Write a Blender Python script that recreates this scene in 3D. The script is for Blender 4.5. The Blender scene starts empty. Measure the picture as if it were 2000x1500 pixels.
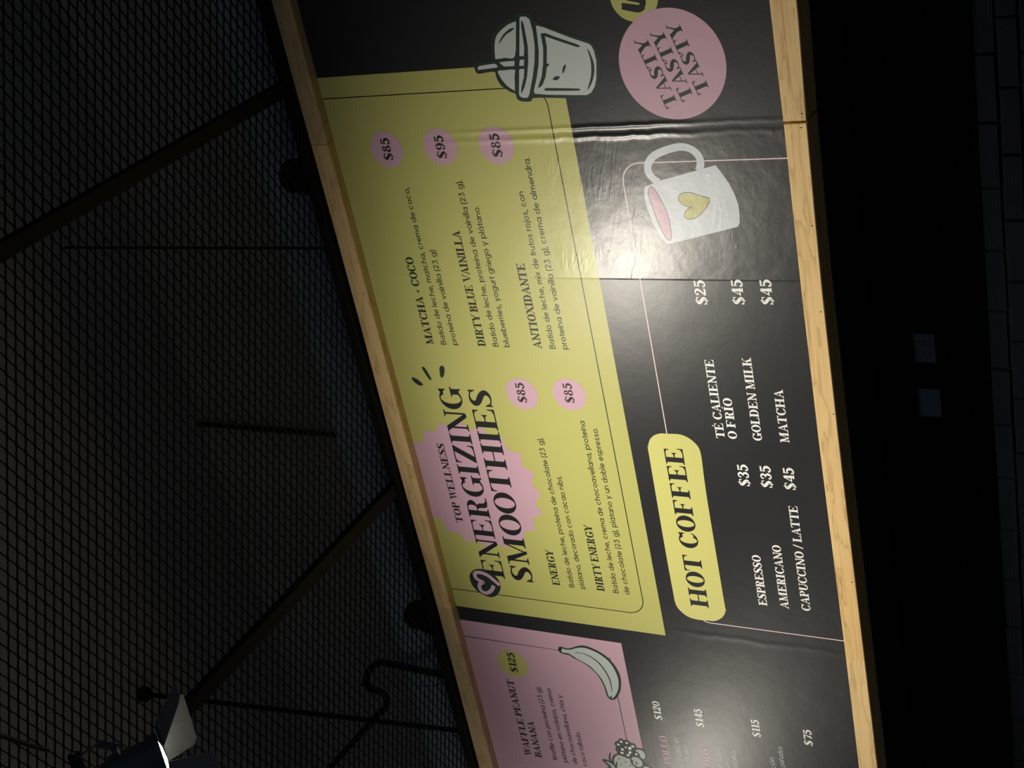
import bpy, bmesh, math, random
import numpy as np
from mathutils import Vector, Matrix
from mathutils.geometry import tessellate_polygon
random.seed(7)
SC=bpy.context.scene; COL=SC.collection
ZC=1.6                     # camera height above the floor
# ---------------------------------------------------------------- camera
cd=bpy.data.cameras.new('camera'); cam=bpy.data.objects.new('camera',cd); COL.objects.link(cam)
cd.sensor_width=36; cd.lens=50.3586; cd.clip_start=.05; cd.clip_end=100
right=Vector((-0.19553714,0.44260916,-0.87513562)); down=Vector((-0.87611681,-0.47981089,-0.04691309)); fwd=Vector((-0.44066377,0.75754778,0.48159817))
M=Matrix((right,-down,-fwd)).transposed().to_4x4(); M.translation=Vector((0,-4.81541,ZC)); cam.matrix_world=M
SC.camera=cam
# ---------------------------------------------------------------- world, exposure
wd=bpy.data.worlds.new('room_dusk'); SC.world=wd; wd.use_nodes=True
bg=wd.node_tree.nodes['Background']; bg.inputs[0].default_value=(.60,.72,.90,1); bg.inputs[1].default_value=.062
SC.view_settings.view_transform='Standard'; SC.view_settings.look='None'; SC.view_settings.gamma=1; SC.view_settings.exposure=0; SC.view_settings.use_curve_mapping=False
# lamp placing (the fixtures are built further down)
LAMPS=[dict(pos=(-3.162,-2.165,3.47+ZC),aim=(-3.30,0,1.72+ZC),beam=(-2.9,0,.6+ZC),power=305,cone=140),
       dict(pos=(-6.75,-1.95,3.44+ZC),aim=(-6.2,0,1.80+ZC),beam=(-5.6,0,1.4+ZC),power=125,cone=132)]
# weak cool daylight reaching the far side of the hall
# ---------------------------------------------------------------- materials
def new_mat(name):
    m=bpy.data.materials.new(name); m.use_nodes=True; nt=m.node_tree
    return m,nt,nt.nodes['Principled BSDF']
def N(nt,t,**k):
    n=nt.nodes.new(t)
    for a,b in k.items():
        if a in ('op',): n.operation=b
        else: setattr(n,a,b)
    return n
def math_(nt,op,a,b=None,c=None):
    n=nt.nodes.new('ShaderNodeMath'); n.operation=op
    for i,v in enumerate((a,b,c)):
        if v is None: continue
        if isinstance(v,(int,float)): n.inputs[i].default_value=v
        else: nt.links.new(v,n.inputs[i])
    return n.outputs[0]
def noise(nt,vec,scale,detail=4,rough=.5,sc=(1,1,1)):
    mp=nt.nodes.new('ShaderNodeMapping'); mp.inputs['Scale'].default_value=sc; nt.links.new(vec,mp.inputs[0])
    n=nt.nodes.new('ShaderNodeTexNoise'); n.inputs['Scale'].default_value=scale; n.inputs['Detail'].default_value=detail; n.inputs['Roughness'].default_value=rough
    nt.links.new(mp.outputs[0],n.inputs['Vector']); return n.outputs[0]
def plain(name,col,rough=.6,metal=0.,spec=.5,var=.15,scale=30):
    m,nt,b=new_mat(name)
    tc=N(nt,'ShaderNodeNewGeometry'); f=noise(nt,tc.outputs['Position'],scale)
    r=N(nt,'ShaderNodeMapRange'); nt.links.new(f,r.inputs[0]); r.inputs[3].default_value=1-var; r.inputs[4].default_value=1+var
    mx=N(nt,'ShaderNodeMix',data_type='RGBA',blend_type='MULTIPLY'); mx.inputs[0].default_value=1; mx.inputs[6].default_value=(*col,1); nt.links.new(r.outputs[0],mx.inputs[7])
    nt.links.new(mx.outputs[2],b.inputs['Base Color']); b.inputs['Roughness'].default_value=rough; b.inputs['Metallic'].default_value=metal; b.inputs['Specular IOR Level'].default_value=spec
    return m
# vinyl print: one relief (fold at the sheet joint, glue streaks, orange peel) shared by every ink
VG=None
def vinyl_group():
    g=bpy.data.node_groups.new('vinyl_relief','ShaderNodeTree')
    g.interface.new_socket('Normal',in_out='OUTPUT',socket_type='NodeSocketVector')
    g.interface.new_socket('Grain',in_out='OUTPUT',socket_type='NodeSocketFloat')
    out=g.nodes.new('NodeGroupOutput'); geo=g.nodes.new('ShaderNodeNewGeometry'); sp=g.nodes.new('ShaderNodeSeparateXYZ'); g.links.new(geo.outputs['Position'],sp.inputs[0])
    X,Z=sp.outputs[0],sp.outputs[2]; P=geo.outputs['Position']
    wob=math_(g,'SUBTRACT',noise(g,P,1.0,3,.5,(.01,.01,5)),.5)
    def ridge(x0,w,amp,wobA):
        xx=math_(g,'ADD',math_(g,'SUBTRACT',X,x0),math_(g,'MULTIPLY',wob,wobA))
        q=math_(g,'DIVIDE',xx,w); return math_(g,'MULTIPLY',math_(g,'EXPONENT',math_(g,'MULTIPLY',math_(g,'MULTIPLY',q,q),-1)),amp)
    def step(lo,hi,v):   # smooth 0..1
        r=g.nodes.new('ShaderNodeMapRange'); r.interpolation_type='SMOOTHSTEP'; g.links.new(v,r.inputs[0]); r.inputs[1].default_value=lo; r.inputs[2].default_value=hi; return r.outputs[0]
    low=math_(g,'SUBTRACT',1.0,step(2.75+ZC,3.3+ZC,Z)); notb=step(1.95+ZC,2.3+ZC,Z)
    fold=math_(g,'ADD',ridge(-1.633,.0095,.0032,.02),ridge(-1.672,.012,.0030,.05))
    fold=math_(g,'MULTIPLY',fold,math_(g,'MULTIPLY',low,math_(g,'ADD',math_(g,'MULTIPLY',notb,.8),.2)))
    lf=math_(g,'MULTIPLY',ridge(-4.075,.016,.0006,.06),math_(g,'SUBTRACT',1.0,step(2.3+ZC,2.6+ZC,Z)))
    fold=math_(g,'ADD',fold,lf)
    mid=math_(g,'MULTIPLY',step(-2.285,-2.275,X),math_(g,'SUBTRACT',1.0,step(-1.70,-1.64,X)))
    mid=math_(g,'MULTIPLY',mid,math_(g,'SUBTRACT',1.0,math_(g,'MULTIPLY',step(2.6+ZC,3.1+ZC,Z),.8)))
    # glue streaks lean across the middle sheet
    rot=g.nodes.new('ShaderNodeMapping'); rot.inputs['Rotation'].default_value=(0,math.radians(-14),0); g.links.new(P,rot.inputs[0])
    st=noise(g,rot.outputs[0],1.0,3,.6,(3,1,17)); st=math_(g,'POWER',math_(g,'SUBTRACT',1.0,math_(g,'ABSOLUTE',math_(g,'MULTIPLY',math_(g,'SUBTRACT',st,.5),4.0))),5.0)
    st=math_(g,'MULTIPLY',st,step(.5,.66,noise(g,P,2.6,2)))
    st=math_(g,'MULTIPLY',math_(g,'MULTIPLY',st,.0005),mid)
    near=math_(g,'MULTIPLY',math_(g,'SUBTRACT',1.0,step(0,.45,math_(g,'ABSOLUTE',math_(g,'ADD',X,2.5)))),1.0)
    blis=math_(g,'MULTIPLY',step(.64,.76,noise(g,P,34,2)),math_(g,'MULTIPLY',math_(g,'ADD',math_(g,'MULTIPLY',mid,.8),math_(g,'MULTIPLY',near,.25)),.0002))
    peel=math_(g,'MULTIPLY',noise(g,P,150,3,.6),.00013)
    lump=math_(g,'MULTIPLY',noise(g,P,7,3,.5),math_(g,'ADD',.0010,math_(g,'MULTIPLY',mid,.0012)))
    edge=math_(g,'MULTIPLY',step(-2.2825,-2.2795,X),.0004)
    h=fold
    for v in (st,blis,peel,lump,edge): h=math_(g,'ADD',h,v)
    bp=g.nodes.new('ShaderNodeBump'); bp.inputs['Strength'].default_value=1; bp.inputs['Distance'].default_value=1.0; g.links.new(h,bp.inputs['Height'])
    g.interface.new_socket('Gloss',in_out='OUTPUT',socket_type='NodeSocketFloat')
    gl=math_(g,'MULTIPLY',step(-2.283,-2.279,X),math_(g,'SUBTRACT',1.0,step(-1.66,-1.60,X)))
    g.links.new(gl,out.inputs[2])
    g.links.new(bp.outputs[0],out.inputs[0]); g.links.new(noise(g,P,260,2,.7),out.inputs[1]); return g
def vinyl(name,col,rough=.38,spec=.30):
    global VG
    if VG is None: VG=vinyl_group()
    m,nt,b=new_mat(name); g=nt.nodes.new('ShaderNodeGroup'); g.node_tree=VG
    nt.links.new(g.outputs[0],b.inputs['Normal'])
    r=N(nt,'ShaderNodeMapRange'); nt.links.new(g.outputs[1],r.inputs[0]); r.inputs[3].default_value=.9; r.inputs[4].default_value=1.1
    mx=N(nt,'ShaderNodeMix',data_type='RGBA',blend_type='MULTIPLY'); mx.inputs[0].default_value=1; mx.inputs[6].default_value=(*col,1); nt.links.new(r.outputs[0],mx.inputs[7])
    nt.links.new(mx.outputs[2],b.inputs['Base Color']); nt.links.new(math_(nt,'SUBTRACT',rough,math_(nt,'MULTIPLY',g.outputs[2],.03)),b.inputs['Roughness']); nt.links.new(math_(nt,'ADD',spec,math_(nt,'MULTIPLY',g.outputs[2],.05)),b.inputs['Specular IOR Level'])
    return m
def wood(name,seed,base=(.66,.44,.20),dark=(.36,.20,.075)):
    m,nt,b=new_mat(name); geo=N(nt,'ShaderNodeNewGeometry'); ad=N(nt,'ShaderNodeVectorMath'); ad.operation='ADD'; ad.inputs[1].default_value=(seed*3.1,seed*1.7,seed*2.3); nt.links.new(geo.outputs['Position'],ad.inputs[0]); P=ad.outputs[0]
    warp=noise(nt,P,1.0,3,.5,(1.6,6,6))
    gr=noise(nt,P,1.0,5,.6,(1.1,60,60)); g2=noise(nt,P,1.0,4,.65,(6,260,260))
    k=math_(nt,'FRACT',math_(nt,'ADD',math_(nt,'MULTIPLY',warp,7.0),math_(nt,'MULTIPLY',gr,1.3)))
    k=math_(nt,'POWER',k,5.0)
    f=math_(nt,'ADD',math_(nt,'MULTIPLY',k,.65),math_(nt,'ADD',math_(nt,'MULTIPLY',math_(nt,'SUBTRACT',gr,.5),1.3),math_(nt,'MULTIPLY',math_(nt,'SUBTRACT',g2,.45),.7)))
    f=math_(nt,'MAXIMUM',math_(nt,'MINIMUM',f,1.0),0.0)
    mx=N(nt,'ShaderNodeMix',data_type='RGBA'); nt.links.new(f,mx.inputs[0]); mx.inputs[6].default_value=(*base,1); mx.inputs[7].default_value=(*dark,1)
    nt.links.new(mx.outputs[2],b.inputs['Base Color']); b.inputs['Roughness'].default_value=.62; b.inputs['Specular IOR Level'].default_value=.3
    bp=N(nt,'ShaderNodeBump'); bp.inputs['Strength'].default_value=.3; bp.inputs['Distance'].default_value=.002; nt.links.new(g2,bp.inputs['Height']); nt.links.new(bp.outputs[0],b.inputs['Normal'])
    return m
def rough_paint(name,col,rough=.8,scale=9,amp=.006,var=.25,spec=.3):
    m=plain(name,col,rough,0,spec,var,scale*.4); nt=m.node_tree; b=nt.nodes['Principled BSDF']; geo=N(nt,'ShaderNodeNewGeometry')
    h=math_(nt,'ADD',noise(nt,geo.outputs['Position'],scale,5,.6),math_(nt,'MULTIPLY',noise(nt,geo.outputs['Position'],scale*9,3),.15))
    bp=N(nt,'ShaderNodeBump'); bp.inputs['Strength'].default_value=1; bp.inputs['Distance'].default_value=amp; nt.links.new(h,bp.inputs['Height']); nt.links.new(bp.outputs[0],b.inputs['Normal']); return m
M_={}
M_['black']=vinyl('black_vinyl',(.019,.020,.0225),.345,.38)
M_['yellow']=vinyl('yellow_print',(.48,.475,.15))
M_['lemon']=vinyl('lemon_print',(.62,.60,.20))
M_['pink']=vinyl('pink_print',(.58,.37,.46))
M_['green']=vinyl('dark_green_print',(.018,.035,.030))
M_['ink']=vinyl('black_ink',(.016,.017,.018))
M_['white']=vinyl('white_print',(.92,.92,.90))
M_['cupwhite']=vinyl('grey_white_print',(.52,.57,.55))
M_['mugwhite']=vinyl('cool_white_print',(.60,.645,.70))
M_['rosy']=vinyl('rosy_line_print',(.80,.62,.64))
M_['outline']=vinyl('grey_outline_print',(.10,.11,.11))
M_['steel']=plain('black_steel',(.005,.005,.005),.55,0,.12)
M_['mesh']=plain('mesh_paint',(.005,.005,.005),.6,0,.2)
M_['slab']=rough_paint('concrete_slab',(.50,.47,.43),.85,3,.01)
M_['upper']=rough_paint('upper_wall_plaster',(.44,.38,.33),.85,5,.01)
M_['brick']=rough_paint('navy_painted_brick',(.0048,.007,.0105),.85,14,.006,.3,.03)
M_['mortar']=rough_paint('navy_painted_mortar',(.004,.006,.010),.85,14,.006,.3,.03)
M_['soffit']=plain('black_soffit',(.012,.012,.012),.7)
M_['floor']=rough_paint('floor_concrete',(.06,.058,.055),.6,2,.003)
M_['duct']=plain('galvanised_duct',(.42,.50,.60),.5,.0,.5,.3,4)
M_['plate']=plain('slate_plastic',(.12,.16,.20),.45)
M_['hole']=plain('socket_hole',(.004,.004,.005),.9)
M_['lampbody']=plain('black_lamp_paint',(.055,.08,.12),.38,0,.5)
M_['flap']=plain('scuffed_flap_paint',(.14,.15,.155),.5,0,.5,.3,60)
M_['flapin']=plain('flap_inner_paint',(.008,.0076,.007),.7,0,.05,.3,60)
M_['chrome']=plain('bolt_zinc',(.75,.75,.78),.18,1)
M_['rubber']=plain('black_cable',(.012,.012,.012),.6)
WOODS=[wood('pine_%s'%s,i,*c) for i,(s,c) in enumerate([('honey',((.80,.56,.26),(.44,.26,.10))),('pale',((.86,.62,.29),(.50,.30,.12))),('amber',((.84,.57,.24),(.42,.24,.08))),('straw',((.86,.60,.27),(.46,.28,.10))),('tan',((.66,.47,.25),(.42,.27,.12)))])]
lens_m=bpy.data.materials.new('lamp_lens'); lens_m.use_nodes=True; _b=lens_m.node_tree.nodes['Principled BSDF']; _b.inputs['Base Color'].default_value=(.9,.9,.9,1); _b.inputs['Emission Color'].default_value=(1,.90,.72,1); _b.inputs['Emission Strength'].default_value=9
# ---------------------------------------------------------------- mesh helpers
def link(name,me,mat,parent=None,smooth=False):
    if mat is not None: me.materials.append(mat)
    if smooth:
        for p in me.polygons: p.use_smooth=True
    o=bpy.data.objects.new(name,me); COL.objects.link(o)
    if parent is not None: o.parent=parent
    return o
def pyd(name,V,F,mat,parent=None,smooth=False):
    me=bpy.data.meshes.new(name); me.from_pydata(V,[],F); me.update(); return link(name,me,mat,parent,smooth)
def tag(o,label=None,cat=None,group=None,kind=None):
    if label: o['label']=label
    if cat: o['category']=cat
    if group: o['group']=group
    if kind: o['kind']=kind
    return o
def empty(name,loc=(0,0,0)):
    o=bpy.data.objects.new(name,None); COL.objects.link(o); o.location=loc; o.empty_display_size=.1; return o
BF=[(0,3,2,1),(4,5,6,7),(0,1,5,4),(1,2,6,5),(2,3,7,6),(3,0,4,7)]
def boxv(x0,y0,z0,x1,y1,z1): return [(x0,y0,z0),(x1,y0,z0),(x1,y1,z0),(x0,y1,z0),(x0,y0,z1),(x1,y0,z1),(x1,y1,z1),(x0,y1,z1)]
def box(name,a,b,mat,parent=None,bevel=0):
    o=pyd(name,boxv(*a,*b),BF,mat,parent)
    if bevel:
        bm=bmesh.new(); bm.from_mesh(o.data); bmesh.ops.bevel(bm,geom=bm.edges[:],offset=bevel,segments=2,affect='EDGES',profile=.6); bm.to_mesh(o.data); bm.free()
    return o
def tube_mesh(pts,r,seg=12,cap=True):
    V=[];F=[]; pts=[Vector(p) for p in pts]; n=len(pts); up=None
    for i,p in enumerate(pts):
        d=((pts[min(i+1,n-1)]-p).normalized()+(p-pts[max(i-1,0)]).normalized()).normalized()
        if up is None: up=d.orthogonal().normalized()
        up=(up-d*up.dot(d)).normalized(); s=d.cross(up)
        rr=r[i] if isinstance(r,(list,tuple)) else r
        for k in range(seg):
            a=2*math.pi*k/seg; V.append(p+up*math.cos(a)*rr+s*math.sin(a)*rr)
    for i in range(n-1):
        for k in range(seg): F.append((i*seg+k,i*seg+(k+1)%seg,(i+1)*seg+(k+1)%seg,(i+1)*seg+k))
    if cap: F.append(tuple(range(seg))[::-1]); F.append(tuple((n-1)*seg+k for k in range(seg)))
    return V,F
def tube(name,pts,r,mat,parent=None,seg=12): 
    V,F=tube_mesh(pts,r,seg); return pyd(name,V,F,mat,parent,False)
def autosmooth(o,ang=40):
    bm=bmesh.new(); bm.from_mesh(o.data)
    for f in bm.faces: f.smooth=True
    for e in bm.edges:
        if len(e.link_faces)==2 and e.calc_face_angle(0)>math.radians(ang): e.smooth=False
    bm.to_mesh(o.data); bm.free(); return o
# ---------------------------------------------------------------- lettering
def cr(P,n=6,closed=False):
    P=[tuple(p) for p in P]; m=len(P); out=[]
    rng=range(m) if closed else range(m-1)
    for i in rng:
        if closed: a,b,c,d=P[(i-1)%m],P[i],P[(i+1)%m],P[(i+2)%m]
        else: a,b,c,d=P[max(i-1,0)],P[i],P[i+1],P[min(i+2,m-1)]
        for k in range(n):
            t=k/n
            out.append(tuple(.5*(2*b[j]+(c[j]-a[j])*t+(2*a[j]-5*b[j]+4*c[j]-d[j])*t*t+(3*b[j]-a[j]-3*c[j]+d[j])*t**3) for j in range(len(b))))
    if not closed: out.append(P[-1])
    return out
def ribbon(path,w=None,closed=False):
    """path of (x,y) or (x,y,width) -> list of quads"""
    n=len(path); L=[];R=[]
    for i,p in enumerate(path):
        a=path[(i-1)%n] if (closed or i>0) else p; b=path[(i+1)%n] if (closed or i<n-1) else p
        dx,dy=b[0]-a[0],b[1]-a[1]; d=math.hypot(dx,dy) or 1e-9
        ww=(p[2] if len(p)>2 else w)/2
        L.append((p[0]-dy/d*ww,p[1]+dx/d*ww)); R.append((p[0]+dy/d*ww,p[1]-dx/d*ww))
    return [[L[i],R[i],R[(i+1)%n],L[(i+1)%n]] for i in range(n if closed else n-1)]
def ring(cx,cy,a,b,ai,bi,t0=0,t1=360,n=28):
    q=[]; T=[math.radians(t0+(t1-t0)*k/n) for k in range(n+1)]
    for u,v in zip(T,T[1:]):
        q.append([(cx+a*math.cos(u),cy+b*math.sin(u)),(cx+a*math.cos(v),cy+b*math.sin(v)),(cx+ai*math.cos(v),cy+bi*math.sin(v)),(cx+ai*math.cos(u),cy+bi*math.sin(u))])
    return q
def rect(x0,y0,x1,y1): return [[(x0,y0),(x1,y0),(x1,y1),(x0,y1)]]
def foot(x0,x1,y,d,h,e=.1,l=True,r=True):
    """slab serif with brackets under (d=1) or over (d=-1) a stem x0..x1"""
    q=rect(x0-(e if l else 0),min(y,y+d*h),x1+(e if r else 0),max(y,y+d*h))
    if l: q.append([(x0-e*.55,y+d*h*.9),(x0+.001,y+d*h*.9),(x0+.001,y+d*(h+.08)),(x0-e*.12,y+d*(h+.02))])
    if r: q.append([(x1+e*.55,y+d*h*.9),(x1-.001,y+d*h*.9),(x1-.001,y+d*(h+.08)),(x1+e*.12,y+d*(h+.02))])
    return q
def diag(x0,y0,x1,y1,w): return [[(x0-w/2,y0),(x0+w/2,y0),(x1+w/2,y1),(x1-w/2,y1)]]
def beak(x,y,d,s=.26,back=.14,h=.05):
    return [[(x,y),(x-back-.04,y),(x-back,y+d*h),(x-.06,y+d*(h+.07)),(x-.03,y+d*s),(x,y+d*s)]]
def spine(S,h,W,H=1.0,y=0):
    k=[(W*.93,.76,h),(W*.84,.90,h*1.1),(W*.62,.965,h*1.2),(W*.36,.94,S*.55),(W*.2,.80,S*.85),(W*.27,.64,S*1.0),(W*.5,.52,S*1.15),(W*.74,.38,S*1.0),(W*.83,.22,S*.85),(W*.68,.07,S*.55),(W*.42,.03,h*1.2),(W*.2,.09,h*1.1),(W*.08,.26,h)]
    return ribbon(cr([(a,y+b*H,c) for a,b,c in k],5))
def serif_glyph(c,S,h):
    e=.1; x=e
    if c==' ': return [],.34
    if c=='I': return rect(x,0,x+S,1)+foot(x,x+S,0,1,h)+foot(x,x+S,1,-1,h), S+2*e+.06
    if c in 'EFL':
        W=.80 if c!='L' else .76
        q=rect(x,0,x+S,1)+foot(x,x+S,0,1,h,r=(c=='F'))+foot(x,x+S,1,-1,h,r=(c=='L'))
        if c!='F': q+=rect(x+S-.01,0,W,h)+beak(W,0,1,.32,.2,h)
        if c!='L':
            q+=rect(x+S-.01,1-h,W-.04,1)+beak(W-.04,1,-1,.26,.16,h)
            m=.58; q+=rect(x+S-.01,.51-h/2,m,.51+h/2)+[[(m-.12,.51-h/2),(m-.12,.51+h/2),(m-.03,.60),(m-.03,.64),(m,.64),(m,.38),(m-.03,.38),(m-.03,.42)]]
        return q, W+.08-(.02 if c=='L' else 0)
    if c=='T':
        W=.86; m=W/2
        return rect(m-S/2,0,m+S/2,1)+foot(m-S/2,m+S/2,0,1,h)+rect(.02,1-h,W-.02,1)+beak(W,1,-1,.28,.18,h)+[[(W-p[0],p[1]) for p in beak(W,1,-1,.28,.18,h)[0]]], W+.05
    if c=='H':
        g=.36
        q=rect(x,0,x+S,1)+rect(x+S+g,0,x+2*S+g,1)+rect(x+S-.01,.5-h/2,x+S+g+.01,.5+h/2)
        for a in (x,x+S+g): q+=foot(a,a+S,0,1,h,.09)+foot(a,a+S,1,-1,h,.09)
        return q, x+2*S+g+e+.05
    if c=='N':
        g=.78; t=h*1.4
        q=rect(x+.06,0,x+.06+t,1)+rect(g-.05,0.05,g-.05+t,1)+[[(x-.08,1),(x+.14,1),(g-.05+t,.0),(g-.05+t-.14,-.03),(g-.05+t-.2,.02)]]
        q+=foot(x+.06,x+.06+t,0,1,h)+foot(g-.05,g-.05+t,1,-1,h)+rect(x-.1,1-h,x+.1,1)
        return q, g+.14
    if c=='M':
        t=h*1.3; X1=.84
        q=rect(x+.05,0,x+.05+t,1)+rect(X1,0,X1+S,1)+[[(x-.02,1),(x+.22,1),(.62,0),(.5,0)]]+[[(.5,0),(.56,0),(X1+.06,1),(X1,1)]]
        q+=foot(x+.05,x+.05+t,0,1,h)+foot(X1,X1+S,0,1,h)+rect(x-.1,1-h,x+.15,1)+foot(X1,X1+S,1,-1,h,l=False)
        return q, X1+S+e+.06
    if c=='O': return ring(.45,.5,.43,.52,.43-S,.52-h), .90
    if c=='C' or c=='G':
        q=ring(.45,.5,.43,.52,.43-S,.52-h,38,180,18)+ring(.45,.5,.43,.52,.43-S,.52-h,180,322 if c=='C' else 300,18)
        q+=[[(.80,1.0),(.83,1.0),(.83,.68),(.80,.68),(.76,.76),(.66,.92)]]
        if c=='C': q+=[[(.80,.18),(.77,.14),(.6,.0),(.63,.07),(.74,.2),(.8,.32),(.83,.32)]]; return q,.88
        q+=rect(.62,.06,.62+S,.42)+foot(.62,.62+S,.46,-1,h,.09)+[[(.5,-.01),(.62,.05),(.62,.12),(.5,.04)]]+[[(.62+S*.6,.1),(.62+S,.1),(.62+S+.02,-.02),(.62+S-.03,-.02)]]
        return q,.96
    if c in 'DBPR':
        q=rect(x,0,x+S,1)+foot(x,x+S,0,1,h,r=(c in 'PR'))+foot(x,x+S,1,-1,h,r=False)
        if c=='D':
            q+=rect(x+S-.01,1-h,.42,1)+rect(x+S-.01,0,.42,h)+ring(.41,.5,.44,.5,.44-S,.5-h,-90,90,18); return q,.92
        r=.25 if c!='P' else .275
        yt=1-r
        q+=rect(x+S-.01,1-h,.46,1)+rect(x+S-.01,1-2*r,.46,1-2*r+h)+ring(.45,yt,.31,r,.31-S*.95,r-h,-90,90,16)
        if c=='B': q+=rect(x+S-.01,0,.48,h)+ring(.47,.26,.33,.265,.33-S,.265-h,-90,90,16)+rect(x+S-.01,.5-h/2,.48,.5+h/2); return q,.86
        if c=='R':
            q+=[[(.46,.53),(.58,.5),(.64,.38),(.66,.16),(.76,.05),(.90,.05),(.9,.0),(.72,-.02),(.5,.03),(.45,.18),(.45,.34),(.40,.5)]]; return q,.90
        return q,.80
    if c=='S' or c=='$':
        W=.66
        q=spine(S,h,W)+[[(W*.96,1.0),(W*.92,1.0),(W*.84,.93),(W*.84,.86),(W*.92,.70),(W*.97,.68)],[(W*.03,.0),(W*.07,.0),(W*.15,.06),(W*.15,.14),(W*.09,.31),(W*.03,.33)]]
        if c=='$': q=[[(a,b) for a,b in p] for p in q]+rect(W/2-.025,-.13,W/2+.025,1.13); return q,.74
        return q,.72
    if c=='Z':
        W=.76
        return rect(.05,0,W,h)+rect(.04,1-h,W-.02,1)+[[(.03,0),(.03+S*1.15,0),(W,1),(W-S*1.15,1)]]+beak(W,0,1,.3,.18,h)+[[(.78-p[0],p[1]) for p in beak(W,1,-1,.28,.16,h)[0]]], .82
    if c=='A':
        W=.92
        return [[(.10,.0),(.10+h*1.1,0),(.48,1),(.42,1)],[(.62,.0),(.62+S*1.1,0),(.50,1.0),(.40,1.0)]]+rect(.2,.3,.7,.3+h)+foot(.1,.1+h,0,1,h,.1)+foot(.62,.62+S*1.1,0,1,h,.08),.95
    if c in 'VY':
        if c=='Y':
            return [[(.06,1),(.06+S*1.1,1),(.42+S*.5,.42),(.42-S*.5,.46)],[(.78,1),(.78+h*1.1,1),(.44+S*.4,.4),(.42,.44)]]+rect(.43-S/2,0,.43+S/2,.46)+foot(.43-S/2,.43+S/2,0,1,h)+foot(.06,.06+S,1,-1,h,.08)+foot(.78,.78+h,1,-1,h,.08),.88
        return [[(.06,1),(.06+S*1.1,1),(.52,0),(.42,0)],[(.82,1),(.82+h*1.1,1),(.49,0),(.45,0)]]+foot(.06,.06+S*1.1,1,-1,h,.08)+foot(.82,.82+h,1,-1,h,.09),.92
    if c=='W':
        q=[]
        for o in (0,.42): q+=[[(.06+o,1),(.06+S+o,1),(.42+o,0),(.34+o,0)],[(.62+o,1),(.62+h*1.1+o,1),(.40+o,0),(.36+o,0)]]
        return q+foot(.06,.06+S,1,-1,h,.08)+foot(.48,.48+S,1,-1,h,.06)+foot(1.04,1.04+h,1,-1,h,.09),1.18
    if c=='K':
        return rect(x,0,x+S,1)+foot(x,x+S,0,1,h)+foot(x,x+S,1,-1,h)+[[(x+S-.01,.36),(x+S-.01,.43),(.72,1),(.78,1)],[(.44,.56),(.56,.66),(.74+S*.5,0),(.72-S*.6,0)]]+foot(.72,.78,1,-1,h,.09)+foot(.66,.66+S,0,1,h,.07),.95
    if c=='U':
        q=rect(x,.3,x+S,1)+foot(x,x+S,1,-1,h)+rect(.74,.3,.74+h,1)+foot(.74,.74+h,1,-1,h)
        return q+ring((x+.74+h)/2,.32,(.74+h-x)/2,.34,(.74+h-x)/2-S*.8,.34-h*1.3,180,360,18),.92
    if c=='J': return rect(.26,.2,.26+S,1)+foot(.26,.26+S,1,-1,h)+ribbon(cr([(.26+S*.5,.22,S),(.26+S*.4,.0,S*.7),(.16,-.12,h*1.3),(.06,-.08,h*1.5)],5)),.60
    if c=='X': return [[(.04,1),(.04+S*1.15,1),(.66+S,0),(.66,0)],[(.72,1),(.77,1),(.12,0),(.07,0)]]+foot(.04,.04+S*1.1,1,-1,h,.06)+foot(.66,.66+S,0,1,h,.06)+foot(.72,.76,1,-1,h)+foot(.07,.11,0,1,h),.92
    if c=='+': return rect(.04,.36,.50,.36+h*1.2)+rect(.245,.15,.245+h*1.2,.61),.54
    if c=='/': return diag(.04,-.08,.40,1.05,h*1.8),.46
    if c in 'ÉÍ':
        q,w=serif_glyph({'É':'E','Í':'I'}[c],S,h); m=w*.45
        return q+[[(m-.04,1.07),(m+.02,1.07),(m+.22,1.24),(m+.1,1.27)]],w
    if c in '0': return ring(.36,.5,.33,.51,.33-S*.85,.51-h),.72
    if c=='1': return rect(.18,0,.18+S,1)+foot(.18,.18+S,0,1,h,.12)+[[(.06,.88),(.2,.9),(.2,.98),(.2+S,1.0),(.2,1.0),(.06,.94)]],.52
    if c=='2': return ribbon(cr([(.1,.72,h),(.14,.88,h*1.3),(.3,.97,h*1.5),(.48,.92,S*.7),(.53,.74,S*.95),(.44,.52,S*.7),(.24,.28,h*1.8),(.07,.08,h*1.6)],5))+rect(.05,0,.60,S*.75)+[[(.60,0),(.63,.28),(.6,.28),(.54,.12)]]+ring(.16,.76,.09,.09,0.001,.001,0,360,12),.68
    if c=='3': return ribbon(cr([(.1,.82,h*1.4),(.2,.94,h*1.6),(.38,.96,h*2),(.50,.78,S*.85),(.40,.58,h*2),(.24,.53,h*1.2)],5))+ribbon(cr([(.24,.53,h*1.2),(.42,.5,h*2),(.52,.27,S*.95),(.38,.04,h*2),(.18,.04,h*1.6),(.08,.16,h*1.4)],5))+ring(.12,.8,.08,.08,.001,.001,0,360,12)+ring(.12,.2,.08,.08,.001,.001,0,360,12),.66
    if c=='4': return rect(.38,0,.38+S,1)+rect(.03,.24,.68,.24+h*1.4)+[[(.03,.24),(.03+h*1.6,.26),(.46,1),(.40,1)]]+foot(.38,.38+S,0,1,h,.08),.72
    if c=='5': return [[(.12,.98),(.56,.98),(.60,1.02),(.58,.82),(.14,.82)]]+rect(.12,.5,.12+h,.96)+ribbon(cr([(.13,.54,h*1.2),(.3,.62,h*2),(.5,.5,S*.9),(.54,.28,S),(.40,.05,h*2),(.2,.02,h*1.8),(.08,.14,h*1.4)],5))+ring(.13,.18,.08,.08,.001,.001,0,360,12),.66
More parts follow.
